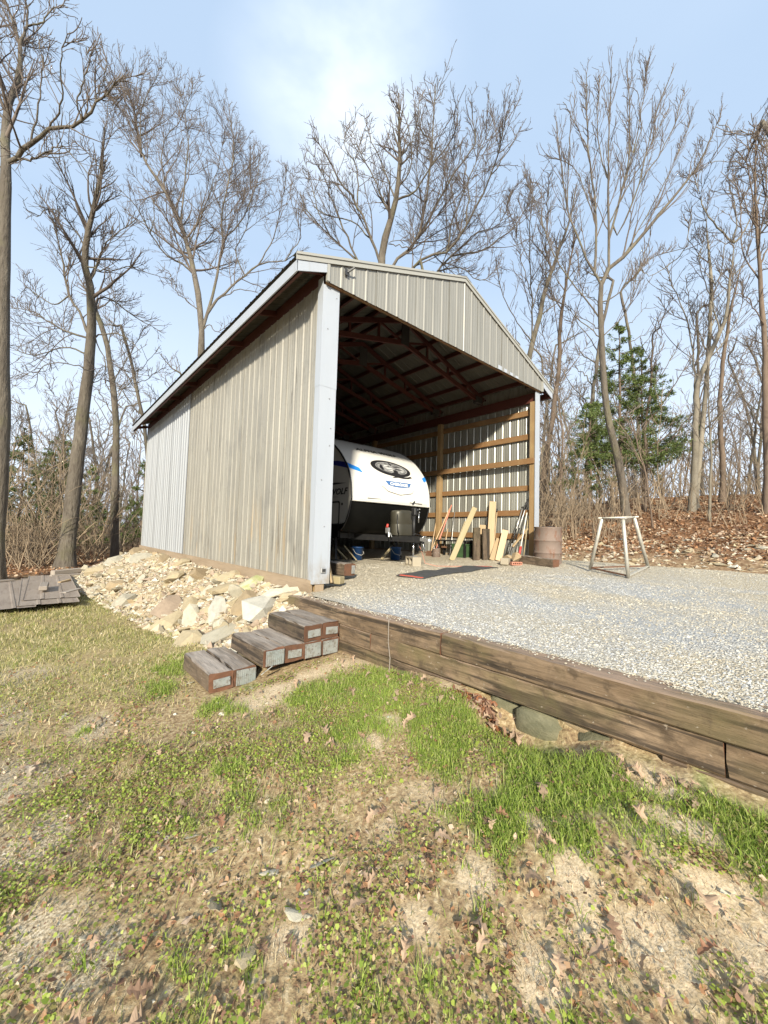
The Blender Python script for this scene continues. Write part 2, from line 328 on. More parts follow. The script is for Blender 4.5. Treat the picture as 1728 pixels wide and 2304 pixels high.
# zone weights shared by the ground colour and by what grows on it
def blobs(x, y, L):
    s = np.zeros_like(x)
    for bx, by, rx, ry, a, *am in L:
        c, sn = math.cos(a), math.sin(a); dx, dy = x-bx, y-by
        s = np.maximum(s, (am[0] if am else 1.0)*np.exp(-(((dx*c+dy*sn)/(rx*1.12))**2+((-dx*sn+dy*c)/(ry*1.12))**2)))
    return s
LUSH = [(-.95,-2.5,.45,.75,0,.62), (-1.5,-2.4,.5,.6,0,.42), (-.5,-3.3,.3,.9,0,.7), (-.5,-4.55,.24,.5,0,1.0), (-.68,-4.75,.2,.2,0,.9), (-.50,-2.05,.22,.45,0), (-.98,-1.84,.26,.30,0), (-.80,-2.35,.25,.35,.4), (-.62,-2.95,.32,.42,0), (-.62,-3.55,.30,.34,0), (-.62,-3.9,.22,.28,0), (-.95,-3.05,.22,.3,0), (-1.15,-3.70,.16,.22,0),
        (-.42,-4.50,.16,.30,0), (-.62,-4.62,.16,.30,0), (-.9,-3.75,.2,.2,0), (-1.35,-1.12,.10,.10,0), (-1.75,-1.3,.13,.13,0), (-1.72,-.05,.14,.22,0), (-1.95,-.6,.12,.2,0), (-1.6,-1.5,.12,.12,0), (-.62,-1.9,.2,.3,0), (-1.0,-3.95,.12,.16,0), (-.78,-4.15,.14,.16,0),
        (-1.55,-.15,.12,.12,0)]
SAND = [(-.95,-4.5,.35,.35,0,.8), (-1.3,-4.15,.3,.3,0,.75), (-.75,-4.2,.2,.3,0,.8), (-.40,-4.08,.12,.22,0), (-.62,-4.28,.12,.24,.3), (-.86,-4.42,.16,.30,.3), (-.95,-4.62,.25,.22,0), (-1.16,-4.05,.16,.15,0), (-1.22,-4.30,.18,.2,0), (-1.26,-3.25,.13,.17,0), (-.33,-2.68,.08,.2,0), (-1.05,-3.78,.08,.12,0),
        (-1.74,-3.7,.10,.09,0), (-1.45,-3.75,.12,.1,0), (-.45,-1.45,.22,.32,0), (-1.3,-1.45,.4,.24,.2), (-.85,-1.35,.4,.2,0), (-1.55,-3.3,.08,.08,0), (-.92,-2.62,.08,.16,0), (-2.1,-3.4,.09,.08,0), (-1.55,-4.1,.14,.1,0), (-1.15,-2.75,.1,.12,0), (-.72,-3.32,.06,.08,0)]
PALE = [(-2.95,-1.45,.28,.55,0), (-2.82,-2.1,.22,.3,0), (-3.05,-.3,.3,.45,0), (-2.68,-3.0,.16,.16,0), (-2.85,-2.75,.2,.25,0), (-2.5,-.9,.15,.3,0), (-2.9,.8,.4,.4,0)]
def zones(x, y):
    n = fbm(x*3.1, y*3.1); n2 = fbm(x*7+40, y*7); n3 = fbm(x*1.3+20, y*1.3)
    wob = (n-.5)*.9+(n2-.5)*.8
    lush = np.clip((blobs(x, y, LUSH)+wob*1.1+(fbm(x*13, y*13)-.5)*1.1-.33)*2.0, 0, 1)
    sand = np.clip((blobs(x, y, SAND)+wob*.8-.50)*2.6, 0, 1)
    pale = np.clip((blobs(x, y, PALE)+wob*.7-.42)*2.5, 0, 1)
    lush = lush*(1-.75*sand)
    md = ((x > -1.16-.105*np.clip(y, 0, 9)) & (x < 0) & (y > -.3) & (y < 12.6)); sand = np.where(md, np.maximum(sand, .55), sand); pale = np.where(md, np.maximum(pale, .5), pale)
    r = np.hypot(x+2.9, y+4.8)
    lawnfar = sst(-1.2, .6, y)*(1-sst(8, 10.5, y))*(x < -.2)*np.clip(.35+(n-.33)*2.6, .25, 1)          # short dry turf up the left side
    weeds = np.clip((n3-.30)*3.0, .15, 1)*(1-sand)*(1-.8*pale)*(1-.6*lush)*(1-lawnfar)*(x < -.3)*(y < .6)
    litter = np.maximum(sst(7.4, 9, x+(n-.5)*3)*sst(-12, -6, y), sst(10.3, 12.3, y+(n-.5)*2.5))
    dirt = np.clip(sst(6.4, 7.2, x)*(1-sst(8.6, 10.0, x+(n-.5)*3)), 0, 1)*(y < 3)
    return lush, sand, pale, weeds, lawnfar, litter, dirt
nr, na = 190, 300
rad = np.r_[0.0, np.geomspace(.35, 420, nr)]
ang = np.linspace(0, 2*math.pi, na, endpoint=False)
RR, AA = np.meshgrid(rad[1:], ang, indexing='ij')
gx = CAM[0]+RR*np.sin(AA); gy = CAM[1]+RR*np.cos(AA)
gx = np.r_[CAM[0], gx.ravel()]; gy = np.r_[CAM[1], gy.ravel()]
gz = H(gx, gy)
ii, jj = np.meshgrid(np.arange(nr-1), np.arange(na), indexing='ij')
q = lambda i, j: 1+i*na+(j % na)
quads = np.stack([q(ii, jj), q(ii+1, jj), q(ii+1, jj+1), q(ii, jj+1)], -1).reshape(-1, 4)[:, ::-1]
tris = np.stack([np.zeros(na, int), q(0, np.arange(na)), q(0, np.arange(na)+1)], -1)[:, ::-1]
gm = npmesh('ground', np.stack([gx, gy, gz], -1), [quads, tris], smooth=True)
lu, sa, pa, we, lf, li, di = zones(gx, gy)
ca1 = gm.color_attributes.new('zone_a', 'FLOAT_COLOR', 'POINT'); ca1.data.foreach_set('color', np.stack([lu, sa, pa, np.ones_like(lu)], -1).astype(np.float32).ravel())
ca2 = gm.color_attributes.new('zone_b', 'FLOAT_COLOR', 'POINT'); ca2.data.foreach_set('color', np.stack([lf, li, di, np.ones_like(lu)], -1).astype(np.float32).ravel())
def ground_material():
    m = bpy.data.materials.new('soil_and_litter'); m.use_nodes = True; t = m.node_tree; t.nodes.clear(); L = t.links.new
    N = lambda ty, **k: [n := t.nodes.new(ty), [setattr(n, a, b) for a, b in k.items()]][0]
    geo = N('ShaderNodeNewGeometry')
    def noise(s, d=5, off=0):
        n = N('ShaderNodeTexNoise'); n.inputs['Scale'].default_value = s; n.inputs['Detail'].default_value = d; n.inputs['Roughness'].default_value = .62
        a = N('ShaderNodeVectorMath', operation='ADD'); L(geo.outputs['Position'], a.inputs[0]); a.inputs[1].default_value = (off, off, off); L(a.outputs[0], n.inputs['Vector']); return n.outputs['Fac']
    def ramp(f, cols):
        r = N('ShaderNodeValToRGB'); L(f, r.inputs['Fac']); el = r.color_ramp.elements
        for i, (p, c) in enumerate(cols):
            e = el[i] if i < 2 else el.new(p)
            e.position = p; e.color = (*c, 1)
        return r.outputs['Color']
    def mix(f, a, b):
        mx = N('ShaderNodeMix', data_type='RGBA'); L(f, mx.inputs['Factor']); L(a, mx.inputs['A']); L(b, mx.inputs['B']); return mx.outputs['Result']
    fine = noise(38); fine2 = noise(90, 3, 7); med = noise(6, 4, 3)
    base = ramp(fine, [(.30, (.12, .078, .046)), (.42, (.25, .175, .10)), (.53, (.33, .245, .135)), (.66, (.48, .385, .245))])
    sand = ramp(fine2, [(.30, (.34, .255, .155)), (.5, (.52, .415, .275)), (.72, (.63, .52, .37))])
    green = ramp(fine, [(.30, (.09, .11, .03)), (.5, (.18, .215, .07)), (.7, (.31, .30, .15))])
    pale = ramp(fine2, [(.36, (.20, .155, .10)), (.5, (.38, .31, .21)), (.62, (.55, .47, .34)), (.8, (.62, .56, .45))])
    turf = ramp(noise(24, 6, 11), [(.30, (.15, .14, .05)), (.46, (.28, .25, .105)), (.60, (.41, .35, .175)), (.75, (.52, .45, .27))])
    lit = ramp(noise(26, 6, 21), [(.30, (.045, .024, .014)), (.45, (.15, .080, .042)), (.58, (.27, .155, .085)), (.75, (.36, .24, .15))])
    dirt = ramp(noise(15, 6, 31), [(.30, (.10, .06, .035)), (.48, (.25, .165, .095)), (.62, (.42, .32, .20)), (.75, (.55, .46, .33))])
    a = N('ShaderNodeVertexColor', layer_name='zone_a'); b = N('ShaderNodeVertexColor', layer_name='zone_b')
    sa_ = N('ShaderNodeSeparateColor'); L(a.outputs[0], sa_.inputs[0]); sb_ = N('ShaderNodeSeparateColor'); L(b.outputs[0], sb_.inputs[0])
    c = mix(sa_.outputs[0], base, green); c = mix(sb_.outputs[0], c, turf); c = mix(sa_.outputs[2], c, pale); c = mix(sa_.outputs[1], c, sand); c = mix(sb_.outputs[2], c, dirt); c = mix(sb_.outputs[1], c, lit)
    p = N('ShaderNodeBsdfPrincipled'); p.inputs['Roughness'].default_value = .95; p.inputs['Specular IOR Level'].default_value = .1; L(c, p.inputs['Base Color'])
    bn = N('ShaderNodeBump'); bn.inputs['Strength'].default_value = .7; bn.inputs['Distance'].default_value = .012
    ad = N('ShaderNodeMath', operation='ADD'); L(fine, ad.inputs[0]); L(med, ad.inputs[1]); L(ad.outputs[0], bn.inputs['Height']); L(bn.outputs[0], p.inputs['Normal'])
    o = N('ShaderNodeOutputMaterial'); L(p.outputs[0], o.inputs[0]); return m
gm.materials.append(ground_material())
GROUND = tag(link('ground', gm), kind='structure')

# gravel pad: driveway in front of the shed and its floor
def gravel_material():
    m = bpy.data.materials.new('crushed_limestone_bed'); m.use_nodes = True; t = m.node_tree; t.nodes.clear(); L = t.links.new
    N = lambda ty, **k: [n := t.nodes.new(ty), [setattr(n, a, b) for a, b in k.items()]][0]
    geo = N('ShaderNodeNewGeometry'); pos = geo.outputs['Position']
    v = N('ShaderNodeTexVoronoi'); v.inputs['Scale'].default_value = 68; L(pos, v.inputs['Vector'])
    sp = N('ShaderNodeSeparateColor'); L(v.outputs['Color'], sp.inputs[0])
    def ramp(f, cols):
        r = N('ShaderNodeValToRGB'); L(f, r.inputs['Fac']); el = r.color_ramp.elements
        for i, (p, c) in enumerate(cols):
            e = el[i] if i < 2 else el.new(p)
            e.position = p; e.color = (*c, 1)
        return r.outputs['Color']
    warm = ramp(sp.outputs[0], [(0, (.31, .26, .185)), (.4, (.41, .355, .26)), (.75, (.48, .425, .32)), (1, (.54, .50, .41))])
    cool = ramp(sp.outputs[0], [(0, (.27, .275, .28)), (.4, (.34, .345, .345)), (.75, (.41, .41, .40)), (1, (.48, .475, .45))])
    n = N('ShaderNodeTexNoise'); n.inputs['Scale'].default_value = .85; n.inputs['Detail'].default_value = 5
    mpn = N('ShaderNodeMapping'); mpn.inputs['Scale'].default_value = (1, .45, 1); mpn.inputs['Rotation'].default_value = (0, 0, .25); L(pos, mpn.inputs['Vector']); L(mpn.outputs[0], n.inputs['Vector'])
    mr = N('ShaderNodeMapRange'); mr.inputs['From Min'].default_value = .40; mr.inputs['From Max'].default_value = .60; L(n.outputs['Fac'], mr.inputs['Value'])
    sy = N('ShaderNodeSeparateXYZ'); L(pos, sy.inputs[0])
    my = N('ShaderNodeMapRange'); my.inputs['From Min'].default_value = -.2; my.inputs['From Max'].default_value = -1.6; L(sy.outputs['Y'], my.inputs['Value'])
    mxx = N('ShaderNodeMapRange'); mxx.inputs['From Min'].default_value = 6.6; mxx.inputs['From Max'].default_value = 4.6; L(sy.outputs['X'], mxx.inputs['Value'])
    mm = N('ShaderNodeMath', operation='MULTIPLY'); L(mr.outputs[0], mm.inputs[0]); L(my.outputs[0], mm.inputs[1])
    mm2 = N('ShaderNodeMath', operation='MULTIPLY'); L(mm.outputs[0], mm2.inputs[0]); L(mxx.outputs[0], mm2.inputs[1])
    mx = N('ShaderNodeMix', data_type='RGBA'); L(mm2.outputs[0], mx.inputs['Factor']); L(warm, mx.inputs['A']); L(cool, mx.inputs['B'])
    p = N('ShaderNodeBsdfPrincipled'); p.inputs['Roughness'].default_value = .9; L(mx.outputs['Result'], p.inputs['Base Color'])
    bn = N('ShaderNodeBump'); bn.invert = True; bn.inputs['Strength'].default_value = .8; bn.inputs['Distance'].default_value = .02; L(v.outputs['Distance'], bn.inputs['Height']); L(bn.outputs[0], p.inputs['Normal'])
    o = N('ShaderNodeOutputMaterial'); L(p.outputs[0], o.inputs[0]); return m
MAT['gravel_bed'] = gravel_material()
px = np.arange(-.16, 9.6, .09); py = np.arange(-11, 12.16, .09)
PX, PY = np.meshgrid(px, py, indexing='ij')
PZ = G(PX, PY)
PXs = np.where((PY > -.02) & (PX < .03), .03, PX)
i0, j0 = np.meshgrid(np.arange(len(px)-1), np.arange(len(py)-1), indexing='ij')
keep = ~(((px[i0+1] > 6.16) & (py[j0+1] > .5)))
i0, j0 = i0[keep], j0[keep]; ny_ = len(py)
pq = np.stack([i0*ny_+j0, (i0+1)*ny_+j0, (i0+1)*ny_+j0+1, i0*ny_+j0+1], -1)
pm = npmesh('gravel_pad', np.stack([PXs, PY, PZ], -1).reshape(-1, 3), pq, [MAT['gravel_bed']], smooth=True)
tag(link('gravel_pad', pm), kind='structure')

# ================================================================== the shed
WID, LEN, HDR = 6.10, 12.16, 4.26
RID, SLO = 5.69, .3616
zr = lambda x: RID-SLO*abs(x-WID/2)
SHED = thing('pole_shed', 'open-fronted metal pole shed with grey ribbed walls and a low gable roof', 'shed', (0, 0, 0))
def rib_profile(width, pitch=.2286):
    """(u, h) across a ribbed sheet"""
    pts = []; n = int(round(width/pitch))
    for i in range(n):
        c = i*pitch
        pts += [(c, .019) if i == 0 else (c-.012, .019), (c+.012, .019), (c+.030, 0), (c+.075, 0), (c+.083, .0045), (c+.098, .0045), (c+.106, 0), (c+.140, 0), (c+.148, .0045), (c+.163, .0045), (c+.171, 0), (c+pitch-.030, 0)]
    pts = [(u, h*.72) for u, h in pts]; pts.append((n*pitch, .0137)); return pts
def wave_profile(width, pitch=.2286):
    pts = []; n = int(round(width/pitch))
    for i in range(n):
        c = i*pitch; pts += [(c, .02) if i == 0 else (c-.022, .02), (c+.022, .02), (c+.042, 0), (c+.1143, .002), (c+pitch-.042, 0)]
    pts.append((n*pitch, .02)); return pts
SHW = .9144
def sheet(name, mats, prof, fn, parent=SHED):
    """fn(u, h) -> (bottom point, top point)"""
    v = []; 
    for u, h in prof:
        a, b = fn(u, h); v += [a, b]
    f = [(2*i, 2*i+2, 2*i+3, 2*i+1) for i in range(len(prof)-1)]
    mb = MB(); mb.add(v, f); return mb.build(name, mats, parent)
RP, WP = rib_profile(SHW), wave_profile(SHW)
nsh = 13
for i in range(nsh):                                                   # left wall: older sheets in front, newer behind
    y0 = .10+i*SHW*.992
    new = y0 > 6.4
    prof = WP if new else RP
    off = .004*(i % 2)
    tilt = random.uniform(-.006, .006)
    sheet('wall_sheet', MAT['sheet_new'] if new else MAT['sheet_old'], prof, lambda u, h, y0=y0, off=off, new=new, tilt=tilt: ((-.008-h-off, min(y0+u, LEN), .0+tilt), (-.008-h-off, min(y0+u, LEN), 4.30)))
mb = MB(); mb.box((.002, .02, 4.20), (.03, 12.1, 4.53)); mb.build('top_plate', MAT['red_iron'], SHED)
for i in range(nsh):                                                   # right wall
    y0 = .06+i*SHW*.993
    sheet('wall_sheet', MAT['sheet_inside'], RP, lambda u, h, y0=y0, i=i: ((WID+.006+h+.004*(i % 2), min(y0+u, LEN), -.05), (WID+.006+h+.004*(i % 2), min(y0+u, LEN), 4.555)))
for i in range(7):                                                     # rear wall
    x0 = i*SHW*.955
    sheet('wall_sheet', MAT['sheet_inside'], RP, lambda u, h, x0=x0, i=i: ((min(x0+u, WID), LEN+.006+h+.004*(i % 2), -.3), (min(x0+u, WID), LEN+.006+h+.004*(i % 2), zr(min(x0+u, WID))-.03)))
for i in range(7):                                                     # gable above the opening
    x0 = .0+i*SHW*.953; off = .004*(i % 2)
    v = [];
    prof = [(u, h) for u, h in RP if x0+u < WID+.03]
    # split at the ridge so the top edge follows both slopes
    ins = []
    for (u, h), (u2, h2) in zip(prof[:-1], prof[1:]):
        ins.append((u, h))
        if x0+u < WID/2 < x0+u2: ins.append((WID/2-x0, h))
    ins.append(prof[-1])
    sheet('gable_sheet', MAT['sheet_gable'], [(u, h*.7) for u, h in ins], lambda u, h, x0=x0, off=off: ((x0+u, -.085-h-off, HDR), (x0+u, -.085-h-off, zr(x0+u)-.03)))
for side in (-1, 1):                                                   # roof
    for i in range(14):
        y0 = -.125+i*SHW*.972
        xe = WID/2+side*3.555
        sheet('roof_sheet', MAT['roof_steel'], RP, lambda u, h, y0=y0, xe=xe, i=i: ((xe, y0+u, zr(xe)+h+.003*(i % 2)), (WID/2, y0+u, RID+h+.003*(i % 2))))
mb = MB(); mb.add([(WID/2-.16, -.14, zr(WID/2-.16)+.026), (WID/2, -.14, RID+.03), (WID/2+.16, -.14, zr(WID/2+.16)+.026), (WID/2-.16, 12.35, zr(WID/2-.16)+.026), (WID/2, 12.35, RID+.03), (WID/2+.16, 12.35, zr(WID/2+.16)+.026)], [(0, 1, 4, 3), (1, 2, 5, 4)])
mb.build('ridge_cap', MAT['rake'], SHED)
for side in (-1, 1):                                                   # rake trim and eave fascia
    xe = WID/2+side*3.57
    mb = MB()
    for (y, dz0, dz1, t) in ((-.118, -.075, .026, .012), (-.132, -.006, .030, .012)):
        a, b = (xe, y), (WID/2, y)
        mb.add([(xe, y, zr(xe)+dz0), (WID/2, y, RID+dz0), (WID/2, y, RID+dz1), (xe, y, zr(xe)+dz1), (xe, y+t, zr(xe)+dz0), (WID/2, y+t, RID+dz0), (WID/2, y+t, RID+dz1), (xe, y+t, zr(xe)+dz1)],
               [(0, 1, 2, 3), (7, 6, 5, 4), (0, 4, 5, 1), (3, 2, 6, 7), (0, 3, 7, 4), (1, 5, 6, 2)])
    mb.add([(xe, -.118, zr(xe)+.032), (WID/2, -.118, RID+.032), (WID/2, .02, RID+.032), (xe, .02, zr(xe)+.032)], [(0, 1, 2, 3)])
    mb.build('rake_trim', MAT['rake'], SHED)
    xf = WID/2+side*3.54
    mb = MB(); mb.box((min(xf, xf-side*.018), -.105, 4.195), (max(xf, xf-side*.018), 12.3, 4.355)); mb.build('eave_fascia', MAT['trim'], SHED)
    xa = xf-side*.02; xb = WID/2+side*3.085                            # short return of the fascia under the rake
    mb = MB(); mb.add([(xf, -.106, 4.185), (xb, -.106, zr(xb)-.205), (xb, -.106, zr(xb)-.08), (xf, -.106, 4.33), (xf, -.09, 4.185), (xb, -.09, zr(xb)-.205), (xb, -.09, zr(xb)-.08), (xf, -.09, 4.33)], [(0, 1, 2, 3), (7, 6, 5, 4), (0, 4, 5, 1), (3, 2, 6, 7), (0, 3, 7, 4), (1, 5, 6, 2)])
    mb.build('fascia_return', MAT['trim'], SHED)
    mb = MB(); mb.beam((WID/2+side*3.47, -.08, 4.27), (WID/2+side*3.47, 12.25, 4.27), .038, .13); mb.build('eave_purlin', MAT['red_iron'], SHED)
    mb = MB(); mb.beam((WID/2+side*3.0, .02, 4.14), (WID/2+side*3.0, 12.1, 4.14), .045, .235); mb.build('eave_beam', MAT['red_iron'], SHED)
    for k in range(9):
        y = .02+k*1.515
        mb = MB(); mb.beam((WID/2+side*3.06, y, zr(0)-.14), (WID/2+side*3.46, y, zr(-.41)-.11), .04, .09); mb.build('rafter_tail', MAT['red_iron'], SHED)
mb = MB(); mb.box((-.032, -.112, HDR-.004), (.012, -.072, zr(0)-.085)); mb.build('gable_edge_trim', MAT['rake'], SHED)
mb = MB(); mb.box((WID-.012, -.112, HDR-.004), (WID+.032, -.072, zr(0)-.085)); mb.build('gable_edge_trim', MAT['rake'], SHED)
mb = MB(); mb.box((.0, -.066, HDR-.012), (WID, -.028, HDR+.17)); mb.build('header_board', MAT['girt_wood'], SHED)
for k, x in enumerate((4.19, 4.42, 4.65, 4.87)):                       # cleaner patches where a strip was taken off the gable
    mb = MB(); mb.box((x+.035, -.0945, HDR+.004), (x+.195, -.092, HDR+.09-.012*k)); mb.build('bare_strip', MAT['trim'], SHED)
# corner trims
mb = MB(); mb.box((-.033, -.020, .002), (.24, -.006, 2.80)); mb.box((-.033, -.006, .002), (-.019, .115, 2.80)); mb.build('corner_trim', MAT['trim'], SHED)
mb = MB(); mb.box((-.036, -.023, 2.78), (.243, -.0215, HDR-.014)); mb.box((-.036, -.0215, 2.78), (-.0345, .118, HDR+.1)); mb.build('corner_trim', MAT['trim'], SHED)
mb = MB(); mb.box((WID-.17, -.020, .0), (WID+.03, -.006, HDR-.014)); mb.box((WID+.024, -.006, .0), (WID+.034, .1, HDR)); mb.build('corner_trim', MAT['trim'], SHED)
for x, z in ((.19, 4.12), (.06, 3.62), (.13, 2.62), (.16, 1.95), (.05, 1.45), (.12, .80), (.17, 2.2)):
    mb = MB(); mb.lathe([(.009, 0), (.009, .004), (.004, .007)], n=8); mb.build('screw_head', MAT['screw'], SHED, loc=(x, -.024, z), rot=(math.radians(90), 0, 0))
mb = MB(); mb.box((.085, -.05, .155), (.165, -.0205, .225)); j = mb.build('outlet_box', MAT['steel'], SHED); bevel_mesh(j.data, .006)
mb = MB(); mb.box((.10, -.056, .17), (.15, -.0505, .21)); mb.build('outlet_cover', MAT['bulb'], j)
mb = MB(); mb.box((.26, -.125, 4.47), (.33, -.110, 4.56)); fl = mb.build('lamp_bracket', MAT['bulb'], SHED)
mb = MB(); mb.beam((.30, -.125, 4.52), (.37, -.20, 4.585), .022, .022); mb.build('bracket_arm', MAT['bulb'], fl)
# posts, girts, skirts
for side, xs in ((-1, (.03, .17)), (1, (WID-.15, WID-.01))):
    for y in (.0, 2.96, 6.05, 9.1, 11.98):
        mb = MB(); mb.box((xs[0], y+.002, -.3), (xs[1], y+.142, 4.02)); o = mb.build('post', MAT['post_wood'], SHED); bevel_mesh(o.data, .006)
    for gi, z in enumerate((3.80, 3.20, 2.57, 1.94, 1.33, .756)):
        if gi == 2:
            xg = xs[0]-.02 if side > 0 else xs[1]+.02
            for ya, yb in ((-.0, 6.02), (6.03, 12.05)):
                mb = MB(); mb.beam((xg, ya+.004, z), (xg, yb, z), .038, .14); o = mb.build('girt', MAT['girt_wood'], SHED); bevel_mesh(o.data, .004)
        else:
            xg = WID-.035 if side > 0 else .045
            for ya, yb in ((.145, 2.955), (3.107, 6.045), (6.197, 9.095), (9.247, 11.97)):
                dz = random.uniform(-.012, .012)
                mb = MB(); mb.beam((xg, ya, z+dz), (xg, yb, z-dz), .04, .14 if gi != 3 else .13); o = mb.build('girt', MAT['girt_wood'], SHED); bevel_mesh(o.data, .004)
for ya, yb in ((.03, 3.0), (3.004, 6.1), (6.104, 9.1), (9.104, 12.15)):
    mb = MB(); mb.box((-.045, ya, -.30), (-.002, yb, .055)); mb.build('skirt_board', MAT['skirt_wood'], SHED)
    mb = MB(); mb.box((WID-.004, ya, -.30), (WID+.004, yb, .22)); mb.build('skirt_board', MAT['skirt_wood'], SHED)
mb = MB(); mb.box((.02, -.004, -.3), (.16, .0, .01)); mb.build('skirt_board', MAT['skirt_wood'], SHED)
# red steel trusses
def truss_meshes():
    out = {}
    mb = MB()
    for s in (-1, 1): mb.beam((WID/2+s*.0, 0, RID-.19), (WID/2+s*3.0, 0, zr(0)-.175), .05, .10)
    out['truss'] = mb.mesh('truss', MAT['red_iron'])
    mb = MB()
    for s in (-1, 1): mb.beam((WID/2, 0, 4.99), (WID/2+s*2.95, 0, 4.315), .05, .10)
    out['bottom_chord'] = mb.mesh('bottom_chord', MAT['red_iron'])
    out['web'] = []
    for s in (-1, 1):
        for x0, x1 in ((.75, .75), (1.5, 1.5), (2.25, 2.25)):
            mb = MB(); mb.beam((WID/2+s*x0, 0, 4.99-.2288*x0), (WID/2+s*x1, 0, RID-.2-SLO*x1), .035, .05); out['web'].append(mb.mesh('web', MAT['red_iron']))
        mb = MB(); mb.beam((WID/2+s*.05, 0, 5.0), (WID/2+s*.75, 0, RID-.2-SLO*.75), .03, .045); out['web'].append(mb.mesh('web', MAT['red_iron']))
    mb = MB(); mb.box((WID/2-.12, -.035, 4.93), (WID/2+.12, -.029, 5.40)); out['g'] = mb.mesh('gusset_plate', MAT['plate_dark'])
    mb = MB(); mb.box((WID-.42, -.06, 4.27), (WID-.17, .06, 4.44)); out['g2'] = mb.mesh('bracket', MAT['plate_dark'])
    return out
TM = truss_meshes()
for y in (.06, 1.56, 3.08, 4.58, 6.1, 7.62, 9.14, 10.66, 12.04):
    t = link('truss', TM['truss'], SHED, (0, y, 0))
    link('bottom_chord', TM['bottom_chord'], t)
    for w in TM['web']: link('web', w, t)
    link('gusset_plate', TM['g'], t); link('bracket', TM['g2'], t)
for s in (-1, 1):
    for dx in (.32, .90, 1.44, 1.95, 2.45, 2.93):
        x = WID/2+s*dx
        mb = MB(); mb.beam((x, -.05, zr(x)-.058), (x, 12.2, zr(x)-.058), .04, .09); mb.build('purlin', MAT['red_iron'], SHED)

# ================================================================== timbers
def tie_mesh(L, w, h, seed, rough=.006, nseg=None, mats=None):
    """squared timber along local Y (0..L), centred in X, base at Z=0"""
    r = np.random.default_rng(seed); n = nseg or max(6, int(L/.09))
    c = .012
    sec = [(-w/2+c, 0), (0, 0), (w/2-c, 0), (w/2, c), (w/2, h/2), (w/2, h-c), (w/2-c, h), (w*.18, h), (-w*.15, h), (-w/2+c, h), (-w/2, h-c), (-w/2, h/2), (-w/2, c)]
    S = len(sec); V = np.zeros((n+1, S, 3))
    ph = r.uniform(0, 6, S)
    for i in range(n+1):
        y = L*i/n
        for k, (x, z) in enumerate(sec):
            d = rough*(math.sin(y*3+ph[k])*.6+r.uniform(-1, 1)*.7)
            V[i, k] = (x+d*(1 if x > 0 else -1)*.7, y+(r.uniform(-1, 1)*.008 if i in (0, n) else 0), z+d*.8)
    i, k = np.meshgrid(np.arange(n), np.arange(S), indexing='ij'); k2 = (k+1) % S
    F = np.stack([i*S+k, i*S+k2, (i+1)*S+k2, (i+1)*S+k], -1).reshape(-1, 4)[:, ::-1]
    ends = np.array([[j for j in range(S)], [n*S+j for j in range(S)][::-1]])
    mats = mats or [MAT['tie'], MAT['tie_end']]
    return npmesh('timber', V.reshape(-1, 3), [F, ends], mats, mi=[0]*len(F)+[1, 1])
def plate_mesh(w, h, ridged):
    mb = MB()
    if ridged:
        n = 9
        for i in range(n):
            x = -w/2+w*i/n; mb.box((x, -.006, 0), (x+w/n*.55, .004, h))
        mb.box((-w/2, -.001, 0), (w/2, .004, h))
    else:
        mb.box((-w/2, -.003, 0), (w/2, .004, h))
        for i in range(4):
            for j in range(3): mb.box((-w/2+w*(i+.3)/4, -.005, h*(j+.25)/3), (-w/2+w*(i+.55)/4, -.003, h*(j+.5)/3))
    return mb.mesh('end_plate', MAT['zinc'])
WALL = thing('retaining_wall', 'low retaining wall of stacked brown timbers edging the gravel pad', 'wall', (0, 0, 0))
TH = .176
fx = lambda y: -.335+.032*(-y-1.0)          # face line of the wall
fx = lambda y: float(np.interp(y, [-8, -4.5, -1.2, .1], [-.15, -.215, -.33, -.345]))
rows = [(-.110, [(.07, -2.53), (-2.545, -4.97), (-4.985, -7.6)], .20),
        (-.110-TH-.004, [(-1.1, -1.62), (-1.632, -4.36), (-4.378, -6.9)], .20),
        (-.110-2*TH-.008, [(-.95, -2.72), (-4.1, -6.2)], .20)]
sd = 100
for ri, (zt, spans, w) in enumerate(rows):
    for ya, yb in spans:
        sd += 1
        L = ya-yb; me = tie_mesh(L, w, TH, sd, rough=.008, mats=[MAT['tie_wall'], MAT['tie_end']])
        xa, xb = fx(ya)+.1+.012*ri, fx(yb)+.1+.012*ri
        tilt = -.02 if ri == 0 and ya > 0 else 0
        o = link('timber', me, WALL); orient(o, (xb, yb, zt-TH), (xa, ya, zt-TH+tilt))
mb = MB(); mb.tube([(-.338, -1.94, -.09), (-.345, -1.945, -.12), (-.347, -1.95, -.30), (-.352, -1.985, -.44), (-.40, -2.03, -.56)], .004, 6); tag(mb.build('wire', MAT['greywood']), 'thin stiff wire hanging down the face of the timber wall', 'wire')
# three steps, each of paired timbers with zinc plates on their ends
SW = .222
def step(name, label, x0, y0, zt, ln, nrow, seed, plates):
    t = thing(name, label, 'step', (x0, y0, zt), random.uniform(-.02, .02), 'timber steps up to the gravel')
    for r_ in range(nrow):
        for i in range(2):
            me = tie_mesh(ln, SW-.004, .168, seed+r_*2+i, rough=.007)
            o = link('timber', me, t, ((i+.5)*SW, random.uniform(-.012, .012)-.012*r_, -.168*(r_+1)-.003*r_))
            kind = plates[r_][i]
            if kind:
                p = link('end_plate', plate_mesh(.15 if kind == 'n' else .19, .075 if kind == 'n' else .14, kind == 'r'), o, (random.uniform(-.012, .015), -.0165, .045 if kind == 'n' else .014), (0, random.uniform(-.05, .05), 0))
    return t
step('timber_step', 'lowest timber step, two ties end-on, standing on bare soil', -1.665, -1.015, -.588, .80, 1, 200, [['n', 'r']])
step('timber_step', 'middle timber step with a ridged zinc plate on one end', -1.215, -1.135, -.42, .78, 1, 210, [['r', 'n']])
